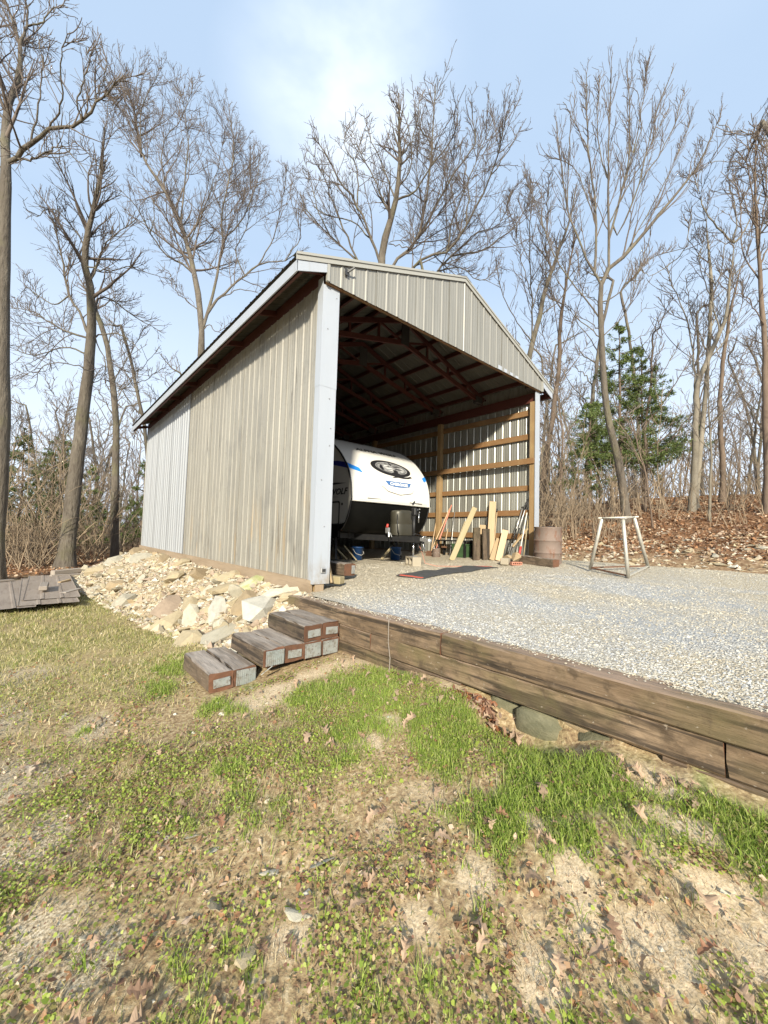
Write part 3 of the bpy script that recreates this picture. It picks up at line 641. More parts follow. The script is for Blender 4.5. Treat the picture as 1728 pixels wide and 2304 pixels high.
step('timber_step', 'top timber step of stacked ties against the retaining wall', -.772, -1.12, -.252, .82, 2, 220, [['n', 'n'], ['r', 'r']])
mb = MB(); mb.beam((-1.235, -1.17, -.63), (-1.16, -1.24, -.545), .04, .006); tag(mb.build('metal_strap', MAT['zinc']), 'bent zinc strap sticking up between the two lower steps', 'strap')

# ================================================================== stones
STONE_COLS = {'stone_cream': (.37, .305, .195), 'stone_pale': (.41, .375, .29), 'stone_tan': (.33, .25, .15), 'stone_pink': (.34, .26, .19), 'stone_grey': (.42, .40, .34)}
for k, c in STONE_COLS.items():
    MAT[k] = material(k, c, .9, 0, [(7, U1, .4, .68, tuple(v*.72 for v in c), .7), (26, U1, .5, .75, tuple(min(1, v*1.2) for v in c), .5), (110, U1, .55, .8, tuple(v*.5 for v in c), .4)], (45, U1, .5, .012), objvar=.16)
MAT['stone_moss'] = material('stone_moss', (.42, .38, .26), .9, 0, [(5, U1, .42, .6, (.26, .29, .10), .8), (40, U1, .5, .75, (.5, .46, .34), .5)], (40, U1, .5, .01))
MAT['stone_dark'] = material('stone_dark', (.11, .105, .06), .8, 0, [(5, U1, .4, .65, (.18, .165, .10), .8), (30, U1, .5, .75, (.11, .11, .06), .6)], (25, U1, .5, .015))  # darker olive-brown stone for the boulders under the timbers
def hull_stone(seed, flat=.5, n=16, mats=None, long=1.3):
    r = np.random.default_rng(seed)
    p = r.normal(size=(n, 3)); p /= np.linalg.norm(p, axis=1)[:, None]; p *= r.uniform(.8, 1.05, (n, 1))
    p = np.clip(p, -.82, .82)*np.array([long, 1, flat])
    bm = bmesh.new()
    for v in p: bm.verts.new(v*.5)
    bmesh.ops.convex_hull(bm, input=list(bm.verts))
    for v in [v for v in bm.verts if not v.link_faces]: bm.verts.remove(v)
    me = bpy.data.meshes.new('stone'); bm.to_mesh(me); bm.free()
    if mats: me.materials.append(mats)
    return me
smesh = {k: [hull_stone(300+7*i+13*j, f, 16, MAT[k]) for j, f in enumerate((.22, .34, .5, .75))] for i, k in enumerate(STONE_COLS)}
PILE = thing('rubble_pile', 'heap of pale broken limestone banked against the shed side wall', 'rubble', (0, 0, 0))
# big slabs near the steps: x, y, length, width, thickness, tilt x, tilt y, yaw, colour
BIG = [(-1.12, 2.75, .62, .50, .20, .35, -.5, .9, 'stone_pink'), (-1.28, 2.1, .55, .40, .22, .4, -.45, .3, 'stone_cream'), (-1.02, 1.75, .50, .36, .14, .25, -.75, 1.2, 'stone_pale'),
       (-.80, 1.35, .55, .30, .16, .3, -.7, 1.0, 'stone_grey'), (-.40, 2.05, .70, .42, .14, .12, -.2, .3, 'stone_cream'), (-.22, 2.55, .55, .35, .14, .05, -.25, .6, 'stone_cream'),
       (-.27, 1.55, .58, .46, .20, .1, -.25, .2, 'stone_moss'), (-.52, .92, .75, .38, .13, .25, -.35, .75, 'stone_tan'), (-.55, .42, .70, .56, .34, .2, -.3, .5, 'stone_grey'),
       (-.20, .45, .75, .26, .13, .05, -.1, -.2, 'stone_pale'), (-.24, .20, .50, .22, .12, .0, -.1, -.1, 'stone_cream'), (-1.05, .55, .78, .36, .18, .1, -.2, .65, 'stone_pale'),
       (-1.38, .72, .46, .40, .22, .1, -.2, .4, 'stone_cream'), (-.92, .78, .24, .22, .24, .2, .1, .2, 'stone_pale'), (-.62, .62, .22, .18, .16, 0, 0, .5, 'stone_pale'), (-.70, .25, .22, .16, .14, 0, 0, .5, 'stone_pink'),
       (-1.45, 6.4, .5, .4, .2, .2, -.3, .5, 'stone_tan'), (-1.5, 4.6, .45, .38, .25, .3, -.3, .2, 'stone_pale'), (-.7, 4.3, .45, .36, .3, .3, -.3, .2, 'stone_cream'), (-.42, 3.6, .5, .4, .25, .2, -.3, 1.2, 'stone_tan'),
       (-.6, 8.6, .9, .6, .16, .2, -.35, 1.0, 'stone_pale'), (-.35, 10.6, .9, .5, .18, .15, -.3, 1.3, 'stone_tan'), (-1.2, 8.2, .6, .4, .15, .25, -.4, .7, 'stone_cream'), (-.35, 6.9, .6, .3, .14, .3, -.4, 1.2, 'stone_tan'),
       (-1.0, 10.2, .9, .55, .18, .2, -.3, .9, 'stone_pale'), (-1.5, 9.6, .7, .5, .2, .2, -.3, .4, 'stone_cream'), (-.25, 5.6, .5, .35, .16, .2, -.3, .4, 'stone_cream')]
for i, (x, y, l, w, t, rx, ry, rz, mk) in enumerate(BIG):
    me = hull_stone(900+i, 1.0, 20, MAT[mk], 1.0)
    o = link('stone', me, PILE, (x, y, float(H0(x, y))+t*.25), (rx, ry, rz), (l*1.2, w*1.2, t*1.2))
cols = list(STONE_COLS); n = 0
while n < 268:
    y = random.uniform(.1, 12.0)**1.0; xw = 1.08+.10*min(y, 9)
    x = -random.uniform(.03, 1.08)*xw
    if y < 1.4 and random.random() < .5: continue
    if y > 11.3: xw *= .6
    s = min(.42, random.lognormvariate(-2.1, .45))
    mk = random.choices(cols, (5, 4, 3, 1.5, 1.5))[0]
    o = link('stone', random.choice(smesh[mk]), PILE, (x, y, float(H0(x, y))+s*.10), (random.gauss(.1, .35), random.gauss(-.45, .35), random.uniform(0, 6.28)), (s*random.uniform(1, 1.5), s, s*random.uniform(.7, 1.2)))
    n += 1
def rock_field(npts, X, Y, Z, S, seed):
    """many small angular stones as one mesh"""
    r = np.random.default_rng(seed)
    base = np.array([(1, 0, 0), (-1, 0, 0), (0, 1, 0), (0, -1, 0), (0, 0, 1), (0, 0, -1)], float)
    f = np.array([(0, 2, 4), (2, 1, 4), (1, 3, 4), (3, 0, 4), (2, 0, 5), (1, 2, 5), (3, 1, 5), (0, 3, 5)])
    P = base[None]*r.uniform(.55, 1.25, (npts, 6, 1))+r.normal(0, .18, (npts, 6, 3))
    P *= (S[:, None, None]*np.stack([r.uniform(.8, 1.4, npts), r.uniform(.7, 1.1, npts), r.uniform(.45, .8, npts)], -1)[:, None, :])
    a = r.uniform(0, 6.283, npts); c, s = np.cos(a), np.sin(a)
    Q = P.copy(); Q[..., 0] = P[..., 0]*c[:, None]-P[..., 1]*s[:, None]; Q[..., 1] = P[..., 0]*s[:, None]+P[..., 1]*c[:, None]
    Q += np.stack([X, Y, Z], -1)[:, None, :]
    F = (f[None]+6*np.arange(npts)[:, None, None]).reshape(-1, 3)
    return Q.reshape(-1, 3), F
MAT['rubble_mix'] = material('small_limestone_mix', (.5, .4, .3), .92, 0, island=[(.40, .33, .21), (.45, .40, .295), (.32, .245, .155), (.36, .315, .245), (.43, .37, .265), (.28, .225, .16), (.50, .465, .385), (.34, .255, .185)], bump=(60, U1, .4, .008), coord='World')
r_ = np.random.default_rng(21); npt = 20000
yy = r_.uniform(-.2, 12.2, npt); xx = -r_.uniform(.03, 1.18, npt)*(1.08+.10*np.minimum(yy, 9))
ss = np.exp(r_.normal(-3.75, .5, npt)); ss = np.clip(ss, .008, .09)
V, F = rock_field(npt, xx, yy, H0(xx, yy)+ss*.25, ss, 22)
tag(link('small_rubble', npmesh('small_rubble', V, F, [MAT['rubble_mix']]), PILE), kind='stuff')
# boulders in the hollow under the timbers, and the leaves blown in beside them
for i, (x, y, z, sx, sy, sz, rz) in enumerate(((-.13, -3.36, -.60, .24, .40, .27, .1), (-.10, -3.06, -.56, .20, .26, .25, .3), (-.12, -3.78, -.60, .22, .34, .22, -.1), (-.09, -3.58, -.50, .18, .34, .10, .05))):
    me = hull_stone(700+i, 1.0, 90, MAT['stone_dark'] if i < 3 else MAT['stone_tan'], 1.0)
    me.polygons.foreach_set('use_smooth', [True]*len(me.polygons))
    tag(link('boulder', me, None, (x, y, z), (0, 0, rz), (sx*1.2, sy*1.2, sz*1.2)), ['largest mossy boulder under the timber wall beside a dark gap', 'upright mossy boulder next to the brown leaf drift under the wall', 'half-buried boulder right of the dark gap under the wall', 'thin tan slab wedged under the timber above the dark gap'][i], 'boulder', 'rocks under the timber wall')

# ================================================================== loose things
def board(name, label, cat, a, b, w, t, mk, roll=0, group=None, parent=None):
    L = (Vector(b)-Vector(a)).length
    mb = MB(); mb.box((-w/2, 0, -t/2), (w/2, L, t/2)); me = bevel_mesh(mb.mesh(name, MAT[mk]), min(w, t)*.12)
    o = link(name, me, parent); orient(o, a, b, roll)
    if label: tag(o, label, cat, group)
    return o
def rod(name, label, cat, a, b, r, mk, group=None, extra=()):
    t = thing(name, label, cat, a, 0, group)
    mb = MB(); bb = tuple(Vector(b)-Vector(a)); mid = [Vector(bb)*k+Vector((math.sin(k*3)*.006, 0, 0)) for k in (0, .3, .6, 1)]
    mb.tube(mid, r, 8); mb.build('handle', MAT[mk], t, smooth=True)
    for nm, a2, b2, r2, mk2 in extra:
        mb = MB(); v = Vector(bb); mb.tube([v*a2, v*b2], r2, 8); mb.build(nm, MAT[mk2], t, smooth=True)
    return t
TG = 'tools leaning on the right wall'
def tool_head(t, kind, at, mk='rust_bar'):
    mb = MB()
    if kind == 'rake': 
        mb.beam((at[0]-.02, at[1]-.2, at[2]), (at[0]-.02, at[1]+.2, at[2]), .02, .03)
        for i in range(9): mb.beam((at[0]-.02, at[1]-.19+i*.047, at[2]), (at[0]-.09, at[1]-.19+i*.047, at[2]-.02), .008, .008)
    elif kind == 'shovel':
        mb.add([(at[0], at[1]-.1, at[2]), (at[0], at[1]+.1, at[2]), (at[0]-.05, at[1]+.11, at[2]-.15), (at[0]-.06, at[1], at[2]-.26), (at[0]-.05, at[1]-.11, at[2]-.15), (at[0]-.03, at[1], at[2]-.12)], [(0, 5, 4), (0, 1, 5), (1, 2, 5), (2, 3, 5), (3, 4, 5)])
    else: mb.beam((at[0], at[1]-.09, at[2]), (at[0], at[1]+.09, at[2]), .03, .05)
    mb.build('head', MAT[mk], t)
t = rod('garden_tool', 'short pale tool handle leaning beside the trailer nose', 'tool', (5.75, 3.08, .22), (6.0, 3.12, 1.16), .016, 'handle', TG); tool_head(t, 'rake', (0, 0, 0))
t = rod('garden_tool', 'long tan tool handle leaning across the second post', 'tool', (5.55, 2.95, .16), (6.0, 2.62, 1.50), .017, 'handle', TG); tool_head(t, 'shovel', (0, 0, .12))
t = rod('garden_tool', 'faded red tool handle leaning beside the tan ones', 'tool', (5.5, 2.75, .14), (6.0, 2.55, 1.60), .019, 'pink_paint', TG); tool_head(t, 'hoe', (0, 0, .02))
t = rod('garden_tool', 'short tan handle propped behind the dark bench', 'tool', (5.8, 2.62, .4), (6.02, 2.69, .92), .017, 'handle', TG); tool_head(t, 'hoe', (0, 0, 0))
t = rod('garden_tool', 'thin grey-green rod standing upright by the red handle', 'rod', (5.7, 2.33, .15), (6.02, 2.45, 1.40), .010, 'steel', TG)
t = rod('garden_tool', 'thin dark-tipped stick beside the tall pale board', 'stick', (5.75, 1.0, .17), (6.02, 1.06, 1.45), .013, 'lumber', TG, [('tip', .93, 1.0, .015, 'black_metal')])
t = rod('pruning_pole', 'black and silver long-handled pole tool, left of the two', 'tool', (5.72, .56, .2), (6.02, .34, 1.48), .013, 'steel', TG, [('grip', .30, .58, .019, 'black_metal'), ('end_hook', .97, 1.0, .028, 'black_metal')])
t = rod('pruning_pole', 'black and silver long-handled pole tool reaching highest by the front post', 'tool', (5.74, .52, .2), (6.0, .19, 1.66), .013, 'steel', TG, [('grip', .32, .52, .018, 'black_metal'), ('upper_grip', .82, 1.0, .018, 'black_metal')])
t = rod('garden_tool', 'pale pole with a red sleeve at its foot by the front post', 'tool', (5.72, .27, .2), (6.0, .22, 1.33), .015, 'white_pvc', TG, [('sleeve', .03, .28, .028, 'red_paint')])
t = rod('garden_tool', 'yellowish bent stick leaning behind the red-sleeved pole', 'stick', (5.76, .17, .2), (6.02, .20, 1.2), .014, 'lumber_green', TG)
BG = 'boards leaning on the right wall'
board('board', 'front yellow treated board leaning at a slant on the wall', 'board', (5.18, 1.84, .09), (5.98, 1.73, 1.50), .14, .04, 'lumber_green', .9, BG)
board('board', 'shorter yellow treated board behind the slanted front one', 'board', (5.30, 1.93, .09), (5.97, 1.98, 1.10), .14, .04, 'lumber_green', .9, BG)
board('board', 'tall pale pine board standing nearly upright on the wall', 'board', (5.72, 1.07, .18), (6.0, 1.18, 1.64), .17, .04, 'lumber', .3, BG)
board('board', 'stub of pale board behind the dark upright timbers', 'board', (5.86, 1.40, .16), (6.0, 1.46, 1.03), .19, .04, 'lumber', .2, BG)
board('board', 'short grey-tan board leaning left of the bricks', 'board', (5.62, .75, .15), (6.0, .80, .90), .15, .03, 'handle', .5, BG)
board('board', 'shortest tan board leaning between the tall board and grey-tan board', 'board', (5.6, .92, .15), (5.98, .97, .68), .13, .03, 'lumber', .6, BG)
board('board', 'pale board lying slantwise behind the poles at the front post', 'board', (5.76, .45, .50), (5.98, .19, .95), .06, .03, 'lumber', .4, BG)
# upright timbers
for lab, x, y, h, sd_ in (('dark upright timber offcut, left of a pair, in front of the wall', 5.60, 1.40, .83, 401), ('paler weathered upright timber offcut, right of a pair', 5.74, 1.22, .81, 402)):
    o = link('timber_offcut', tie_mesh(h, .175, .175, sd_), None); tag(o, lab, 'timber', 'upright timber offcuts'); orient(o, (x, y, .11), (x+.01, y+.01, .11+h))
# low bench with a dark top
t = thing('low_bench', 'low dark bench behind the leaning yellow boards', 'bench', (5.75, 2.25, .15))
mb = MB(); mb.box((-.16, -.56, .42), (.18, .52, .455)); o = mb.build('top', MAT['black_metal'], t); bevel_mesh(o.data, .006)
for sx in (-.12, .14):
    for sy_ in (-.48, .44):
        mb = MB(); mb.box((sx-.025, sy_-.025, -.05), (sx+.025, sy_+.025, .42)); mb.build('leg', MAT['black_metal'], t)
t2 = thing('storage_bin', 'dark green bin under the low bench', 'bin', (5.78, 1.98, .15))
mb = MB(); mb.add([(-.13, -.2, 0), (.13, -.2, 0), (.13, .2, 0), (-.13, .2, 0), (-.15, -.23, .34), (.15, -.23, .34), (.15, .23, .34), (-.15, .23, .34)], [(0, 3, 2, 1), (4, 5, 6, 7), (0, 1, 5, 4), (1, 2, 6, 5), (2, 3, 7, 6), (3, 0, 4, 7)]); mb.build('body', MAT['green_paint'], t2)
mb = MB(); mb.box((-.165, -.245, .33), (.165, .245, .36)); mb.build('rim', MAT['green_paint'], t2)
t2 = thing('metal_can', 'rusty can among the tool heads by the second post', 'can', (5.45, 2.6, .10))
mb = MB(); mb.lathe([(.10, 0), (.11, .01), (.11, .25), (.115, .26), (.10, .265)], n=20); mb.build('body', MAT['drum'], t2, smooth=True)
mb = MB(); mb.tube([(-.11, 0, .25), (-.08, 0, .33), (.08, 0, .33), (.11, 0, .25)], .005, 6); mb.build('bail', MAT['steel'], t2)
# hollow block and holed brick, stone, short timber, drum
def holed_box(L, W, Hh, holes, name, mk):
    """block with through holes along local Y"""
    mb = MB(); y0, y1 = -W/2, W/2
    xs = sorted({-L/2, L/2, *[h for p in holes for h in p[:2]]}); zs = sorted({0, Hh, *[h for p in holes for h in p[2:]]})
    inside = lambda x, z: any(a < x < b and c < z < d for a, b, c, d in holes)
    for xa, xb in zip(xs[:-1], xs[1:]):
        for za, zb in zip(zs[:-1], zs[1:]):
            if not inside((xa+xb)/2, (za+zb)/2): mb.box((xa, y0, za), (xb, y1, zb))
    me = mb.mesh(name, MAT[mk]); bm = bmesh.new(); bm.from_mesh(me); bmesh.ops.remove_doubles(bm, verts=bm.verts, dist=1e-5)
    seen = {}
    for f in bm.faces: seen.setdefault(tuple(sorted(v.index for v in f.verts)), []).append(f)
    bmesh.ops.delete(bm, geom=[f for L_ in seen.values() if len(L_) > 1 for f in L_], context='FACES_ONLY'); bm.to_mesh(me); bm.free(); return me
o = link('cinder_block', holed_box(.40, .20, .19, [(-.165, -.02, .032, .158), (.02, .165, .032, .158)], 'cinder_block', 'concrete'), None, (3.27, 1.33, .055), (0, 0, math.radians(68)))
tag(o, 'hollow cinder block on the gravel under the trailer jack', 'block')
o = link('paving_brick', holed_box(.25, .10, .075, [(-.10, -.07, .022, .053), (-.055, -.025, .022, .053), (-.01, .02, .022, .053), (.035, .065, .022, .053), (.08, .105, .022, .053)], 'paving_brick', 'brick_red'), None, (5.25, .05, .105), (0, 0, math.radians(-32)))
tag(o, 'red brick with a row of holes beside the short timber', 'brick')
mb = MB(); mb.box((-.1, -.09, 0), (.1, .09, .15)); me = bevel_mesh(mb.mesh('concrete_block', MAT['concrete']), .012); o = link('concrete_block', me, None, (5.18, .28, .10), (0, 0, .3)); tag(o, 'small square concrete block left of the red brick', 'block')
for i, (x, y, z, s, lab) in enumerate(((5.55, .18, .24, (.36, .30, .36), 'angular tan rock on top behind the red brick'), (5.48, .42, .22, (.34, .25, .2), 'flat tan rock beside the small concrete block'), (5.75, 1.65, .13, (.28, .2, .1), 'pale flat rock at the foot of the wall by the upright timbers'))):
    tag(link('loose_rock', hull_stone(760+i, 1.0, 18, MAT['stone_tan'] if i < 2 else MAT['stone_pale'], 1.0), None, (x, y, z), (.3, .5, i), s), lab, 'rock')
o = link('short_timber', tie_mesh(.92, .19, .20, 430), None); tag(o, 'short brown timber lying beside the rusty drum', 'timber'); orient(o, (5.38, -.80, .085), (5.60, .08, .12))
t = thing('steel_drum', 'rusty brown steel drum standing in front of the right corner', 'drum', (5.78, -.42, .10))
R_ = .288
prof = [(R_-.015, 0), (R_+.006, .003), (R_+.006, .02), (R_, .028)]
for zc in (.305, .575): prof += [(R_, zc-.03), (R_+.004, zc-.022), (R_+.016, zc-.008), (R_+.016, zc+.008), (R_+.004, zc+.022), (R_, zc+.03)]
prof += [(R_, .85), (R_+.006, .858), (R_+.006, .875), (R_-.012, .878), (R_-.014, .862), (.02, .858)]
mb = MB(); mb.lathe(prof, n=48); o = mb.build('body', MAT['drum'], t, smooth=True)
mb = MB(); mb.lathe([(.055, 0), (.06, .02), (.045, .04), (.02, .045)], c=(-.02, -.06, .858), n=16); mb.tube([(-.2, .05, .868), (-.05, .1, .885), (.1, .06, .872), (.18, -.04, .87)], .012, 8); mb.build('lid_fitting', MAT['black_metal'], t)
# three-legged pipe stand
t = thing('pipe_stand', 'three-legged silver pipe stand at the edge of the gravel', 'stand', (5.0, -2.2, .1))
B0 = [Vector((-.06, -.10, -.02)), Vector((.30, .68, .05)), Vector((1.03, -.10, .12))]
T0 = [Vector((-.15, -.05, 1.0)), Vector((.02, .36, 1.02)), Vector((.36, -.07, 1.05))]
for i in range(3):
    mb = MB(); mb.tube([B0[i], B0[i].lerp(T0[i], .5), T0[i]], .030, 12); mb.build('leg', MAT['pipe'], t, smooth=True)
for i, (a, b, ext) in enumerate(((0, 1, .0), (1, 2, .0), (2, 0, 0))):
    va, vb = T0[a]+Vector((0, 0, .015)), T0[b]+Vector((0, 0, .015)); d = (vb-va)
    mb = MB(); mb.beam(va-d*.12, vb+d*.12, .04, .018); mb.build('top_bar', MAT['pipe'], t)
for i, (a, b, mk) in enumerate(((0, 1, 'rust_bar'), (1, 2, 'rust_bar'), (2, 0, 'pipe'))):
    mb = MB(); mb.beam(B0[a]+Vector((0, 0, .03)), B0[b]+Vector((0, 0, .03)), .035, .025); mb.build('foot_bar', MAT[mk], t)
# long rubber mat with red ends
t = thing('floor_mat', 'long charcoal mat with red ends lying on the gravel', 'mat', (0, 0, 0))
ca_, cb_ = Vector((1.73, -.13, 0)), Vector((4.49, .32, 0)); dv = (cb_-ca_); nv = Vector((-dv.y, dv.x, 0)).normalized()*.285
def mat_strip(u0, u1, name, mk, dz, wsc=1.0, n=30, par=None):
    V = []
    for i in range(n+1):
        u = u0+(u1-u0)*i/n
        for s in (-1, -.5, 0, .5, 1):
            p = ca_+dv*u+nv*s*wsc; z = float(G(p.x, p.y))+.022+.010*math.sin(u*23+s)+dz
            V.append((p.x, p.y, z))
    F = [(i*5+k, (i+1)*5+k, (i+1)*5+k+1, i*5+k+1) for i in range(n) for k in range(4)]
    b = len(V); V += [(x, y, z-.012) for x, y, z in V]
    F += [tuple(b+j for j in f[::-1]) for f in F]
    for i in range(n): F += [(i*5, b+i*5, b+(i+1)*5, (i+1)*5), (i*5+4, (i+1)*5+4, b+(i+1)*5+4, b+i*5+4)]
    for i in (0, n):
        for k in range(4): F.append((i*5+k, i*5+k+1, b+i*5+k+1, b+i*5+k) if i else (i*5+k+1, i*5+k, b+i*5+k, b+i*5+k+1))
    mb = MB(); mb.add(V, F); return mb.build(name, MAT[mk], t, smooth=False)
mat_strip(0, 1, 'sheet', 'rubber', 0); mat_strip(.003, .022, 'end_strip', 'mat_red', .004, .80, 4); mat_strip(.90, .99, 'end_strip', 'mat_red', .004, .55, 6)
# timbers just inside the left post
o = link('spare_timber', tie_mesh(1.6, .24, .19, 450), None); tag(o, 'dark brown timber lying inside the left corner with a zinc end tag', 'timber'); orient(o, (.90, .40, .04), (.72, 1.98, .04))
link('end_plate', plate_mesh(.07, .13, False), o, (.06, -.018, .03))
board('board', 'rough split board leaning inside the left corner post', 'board', (.33, .04, .0), (.27, .20, .62), .08, .03, 'lumber', .4)
mb = MB(); mb.box((-.07, -.09, 0), (.07, .09, .11)); o = mb.build('wood_block', MAT['lumber_green']); bevel_mesh(o.data, .01); o.location = (.47, .12, -.03); o.rotation_euler = (0, 0, .4); tag(o, 'small greenish wood block at the foot of the left post', 'block')
# blue tubs and wedges of wood beneath the trailer
for i, (x, y, lab) in enumerate(((3.02, 3.0, 'blue plastic tub under the trailer, left one'), (4.05, 2.75, 'blue plastic tub under the trailer behind the jack'))):
    t = thing('plastic_tub', lab, 'tub', (x, y, .07), 0, 'blue tubs under the trailer')
    mb = MB(); mb.lathe([(.12, 0), (.145, .30), (.155, .30), (.155, .32), (.135, .32), (.115, .02)], n=24); mb.build('body', MAT['blue_plastic'], t, smooth=True)
    mb = MB(); mb.tube([(-.15, 0, .28), (-.12, -.1, .16), (0, -.16, .12), (.12, -.1, .16), (.15, 0, .28)], .005, 6); mb.build('handle', MAT['white_pvc'], t)
for i, (a, b, lab) in enumerate((((2.72, 2.62, .09), (2.55, 2.9, .42), 'yellow strip of wood propped under the trailer, nearest the left'), ((2.50, 2.7, .12), (2.36, 2.95, .36), 'second yellow strip of wood propped under the trailer'), ((3.55, 2.7, .10), (4.0, 2.85, .38), 'yellow strip of wood slanting under the trailer tongue'))):
    board('wood_strip', lab, 'wood', a, b, .06, .03, 'lumber_green', .3, 'wood strips under the trailer')
mb = MB(); mb.tube([(3.33, 1.30, .62), (3.42, 1.22, .35), (3.40, 1.10, .12), (3.48, .85, .075), (3.9, .62, .075), (4.2, .48, .085)], .006, 6); tag(mb.build('power_cord', MAT['pink_paint'], None, True), 'thin reddish cord from the trailer tongue to the mat', 'cord')

# ------------------------------------------------------------------ old sheets and lumber on the grass at far left
zg = -.74
def roofing(x0, y0, ln, rz, lab, mk='old_roofing', tilt=0):
    prof = [(u_, h_) for i in range(3) for u_, h_ in ((i*.3, .016), (i*.3+.018, .016), (i*.3+.035, 0), (i*.3+.265, .003), (i*.3+.282, .016))]
    V = []
    for u, h in prof: V += [(u, 0, h*.6), (u, ln, h*.6+tilt)]
    mb = MB(); mb.add(V, [(2*i, 2*i+2, 2*i+3, 2*i+1) for i in range(len(prof)-1)])
    o = mb.build('roofing_sheet', MAT[mk], None, False, (x0, y0, zg), (0, 0, rz)); return tag(o, lab, 'sheet', 'old roofing sheets on the grass')
MAT['old_roofing'] = material('dull_brown_roofing', (.26, .21, .165), .65, .15, [(3, (1, .3, 1), .4, .7, (.33, .275, .225), .7), (20, (1, .1, 1), .5, .75, (.13, .09, .075), .6)], objvar=.1)
roofing(-3.72, 4.55, 4.6, .05, 'brown ribbed roofing sheet lying on the grass at the left edge')
roofing(-3.10, 4.72, 4.7, .01, 'brown ribbed roofing sheet on the grass with a wood block on it').location.z += .012
o = tag(link('roofing_sheet', bpy.data.objects['roofing_sheet'].data, None, (-3.05, 5.3, zg+.026), (0, 0, -.01)), 'uppermost brown roofing sheet, shifted back over the others', 'sheet', 'old roofing sheets on the grass')
board('wood_block', 'grey wood block lying on the brown roofing sheets', 'block', (-2.74, 6.2, zg+.12), (-2.70, 7.0, zg+.12), .14, .09, 'greywood')
board('plank', 'grey plank on the grass right of the roofing sheets', 'plank', (-2.42, 6.0, zg+.02), (-2.12, 6.5, zg+.03), .12, .04, 'greywood', 0, 'scrap lumber on the grass')
board('plank', 'pale pole lying on the grass behind the grey plank', 'plank', (-2.42, 7.9, zg+.03), (-2.2, 8.2, zg+.06), .07, .05, 'lumber', 0, 'scrap lumber on the grass')
board('plank', 'long grey beam lying along the edge of the woods', 'beam', (-2.5, 10.3, zg+.05), (-1.1, 11.3, zg+.08), .16, .14, 'greywood', 0, 'scrap lumber on the grass')
board('plank', 'grey plank poking out behind the roofing sheets', 'plank', (-2.55, 9.6, zg+.03), (-1.9, 9.9, zg+.03), .12, .05, 'greywood', 0, 'scrap lumber on the grass')
board('plank', 'weathered plank on the ground behind the sheets at the left edge', 'plank', (-4.1, 8.6, zg+.03), (-3.3, 9.0, zg+.03), .15, .04, 'greywood', 0, 'scrap lumber on the grass')

# ================================================================== travel trailer
TB = Vector((3.295, 2.0, .06)); TOFF = tuple(-TB)
TR = thing('travel_trailer', 'white travel trailer with curved nose and blue stripes parked nose-out in the shed', 'trailer', tuple(TB))
X0, X1 = 2.08, 4.51
def catmull(P, n=8):
    P = [np.array(p, float) for p in P]; P = [2*P[0]-P[1]]+P+[2*P[-1]-P[-2]]; out = []
    for i in range(1, len(P)-2):
        for k in range(n):
            t = k/n; a, b, c, d = P[i-1:i+3]
            out.append(.5*((2*b)+(-a+c)*t+(2*a-5*b+4*c-d)*t*t+(-a+3*b-3*c+d)*t**3))
    out.append(P[-2]); return np.array(out)
UP = catmull([(2.012, 1.42), (2.022, 1.56), (2.055, 1.80), (2.147, 2.065), (2.328, 2.325), (2.56, 2.56), (2.86, 2.775), (3.20, 2.95), (3.60, 3.055), (4.1, 3.09)], 7)
LOW = catmull([(2.03, 1.41), (2.055, 1.30), (2.12, 1.10), (2.22, .93), (2.36, .80), (2.55, .73)], 5)
fy = lambda z: np.interp(z, UP[:, 1], UP[:, 0])
bul = lambda x: .055*(1-abs((np.asarray(x)-(X0+X1)/2)/((X1-X0)/2))**3.0)
def strip(prof, name, mk, xs, dy=0, smooth=True, edge=.0, mats=None):
    V = []; n = len(xs)
    for (y, z) in prof:
        for x in xs: V.append((x, y-bul(x)+dy, z))
    F = [(i*n+k, i*n+k+1, (i+1)*n+k+1, (i+1)*n+k) for i in range(len(prof)-1) for k in range(n-1)]
    mb = MB(); mb.add(V, F); return mb.build(name, MAT[mk], TR, smooth, TOFF)
XS = np.linspace(X0, X1, 25)
strip(UP, 'front_cap', 'gel_white', XS)
lipz = [(2.012-.0, 1.42), (2.03, 1.405), (2.06, 1.40)]
strip([(2.06, 1.402), (2.012, 1.404), (2.008, 1.42)], 'cap_lip', 'gel_white', XS)
# moulded chamfer along the lower edge of the cap
V = []; F = []
for x in np.linspace(2.25, 4.36, 21):
    V += [(x, fy(1.435)-bul(x)-.004, 1.435), (x, fy(1.50)-bul(x)-.030, 1.50), (x, fy(1.575)-bul(x)-.003, 1.575)]
n = 21
F = [(i*3+k, (i+1)*3+k, (i+1)*3+k+1, i*3+k+1) for i in range(n-1) for k in range(2)]
mb = MB(); mb.add(V, F); mb.build('cap_moulding', MAT['gel_white'], TR, True, TOFF)
strip(LOW, 'front_panel', 'tr_black', XS, dy=.02)
# side walls, roof, rear, underside
YR = 10.4
side = [(y, z) for y, z in UP]+[(YR-.1, 3.09), (YR, 3.0), (YR, .92), (3.0, .92), (2.36, .92), (2.235, .945), (2.13, 1.12), (2.065, 1.30)]
for x, s in ((X0, 1), (X1, -1)):
    mb = MB(); mb.add([(x+s*.002, y+.03 if y < 3 else y, z) for y, z in side], [tuple(range(len(side)))]); mb.build('side_wall', MAT['side_grey'], TR, False, TOFF)
    mb = MB(); mb.tube([(x, y+.012, z) for y, z in UP[::2]]+[(x, 9.9, 3.09)], .020, 8); mb.tube([(x, y+.02, z) for y, z in LOW[:-4]], .018, 8); mb.build('edge_trim', MAT['decal_black'], TR, True, TOFF)
    mb = MB(); mb.box((min(x, x+s*.05), 2.5, .62), (max(x, x+s*.05), YR, .918)); mb.build('skirt', MAT['tr_black'], TR, False, TOFF)
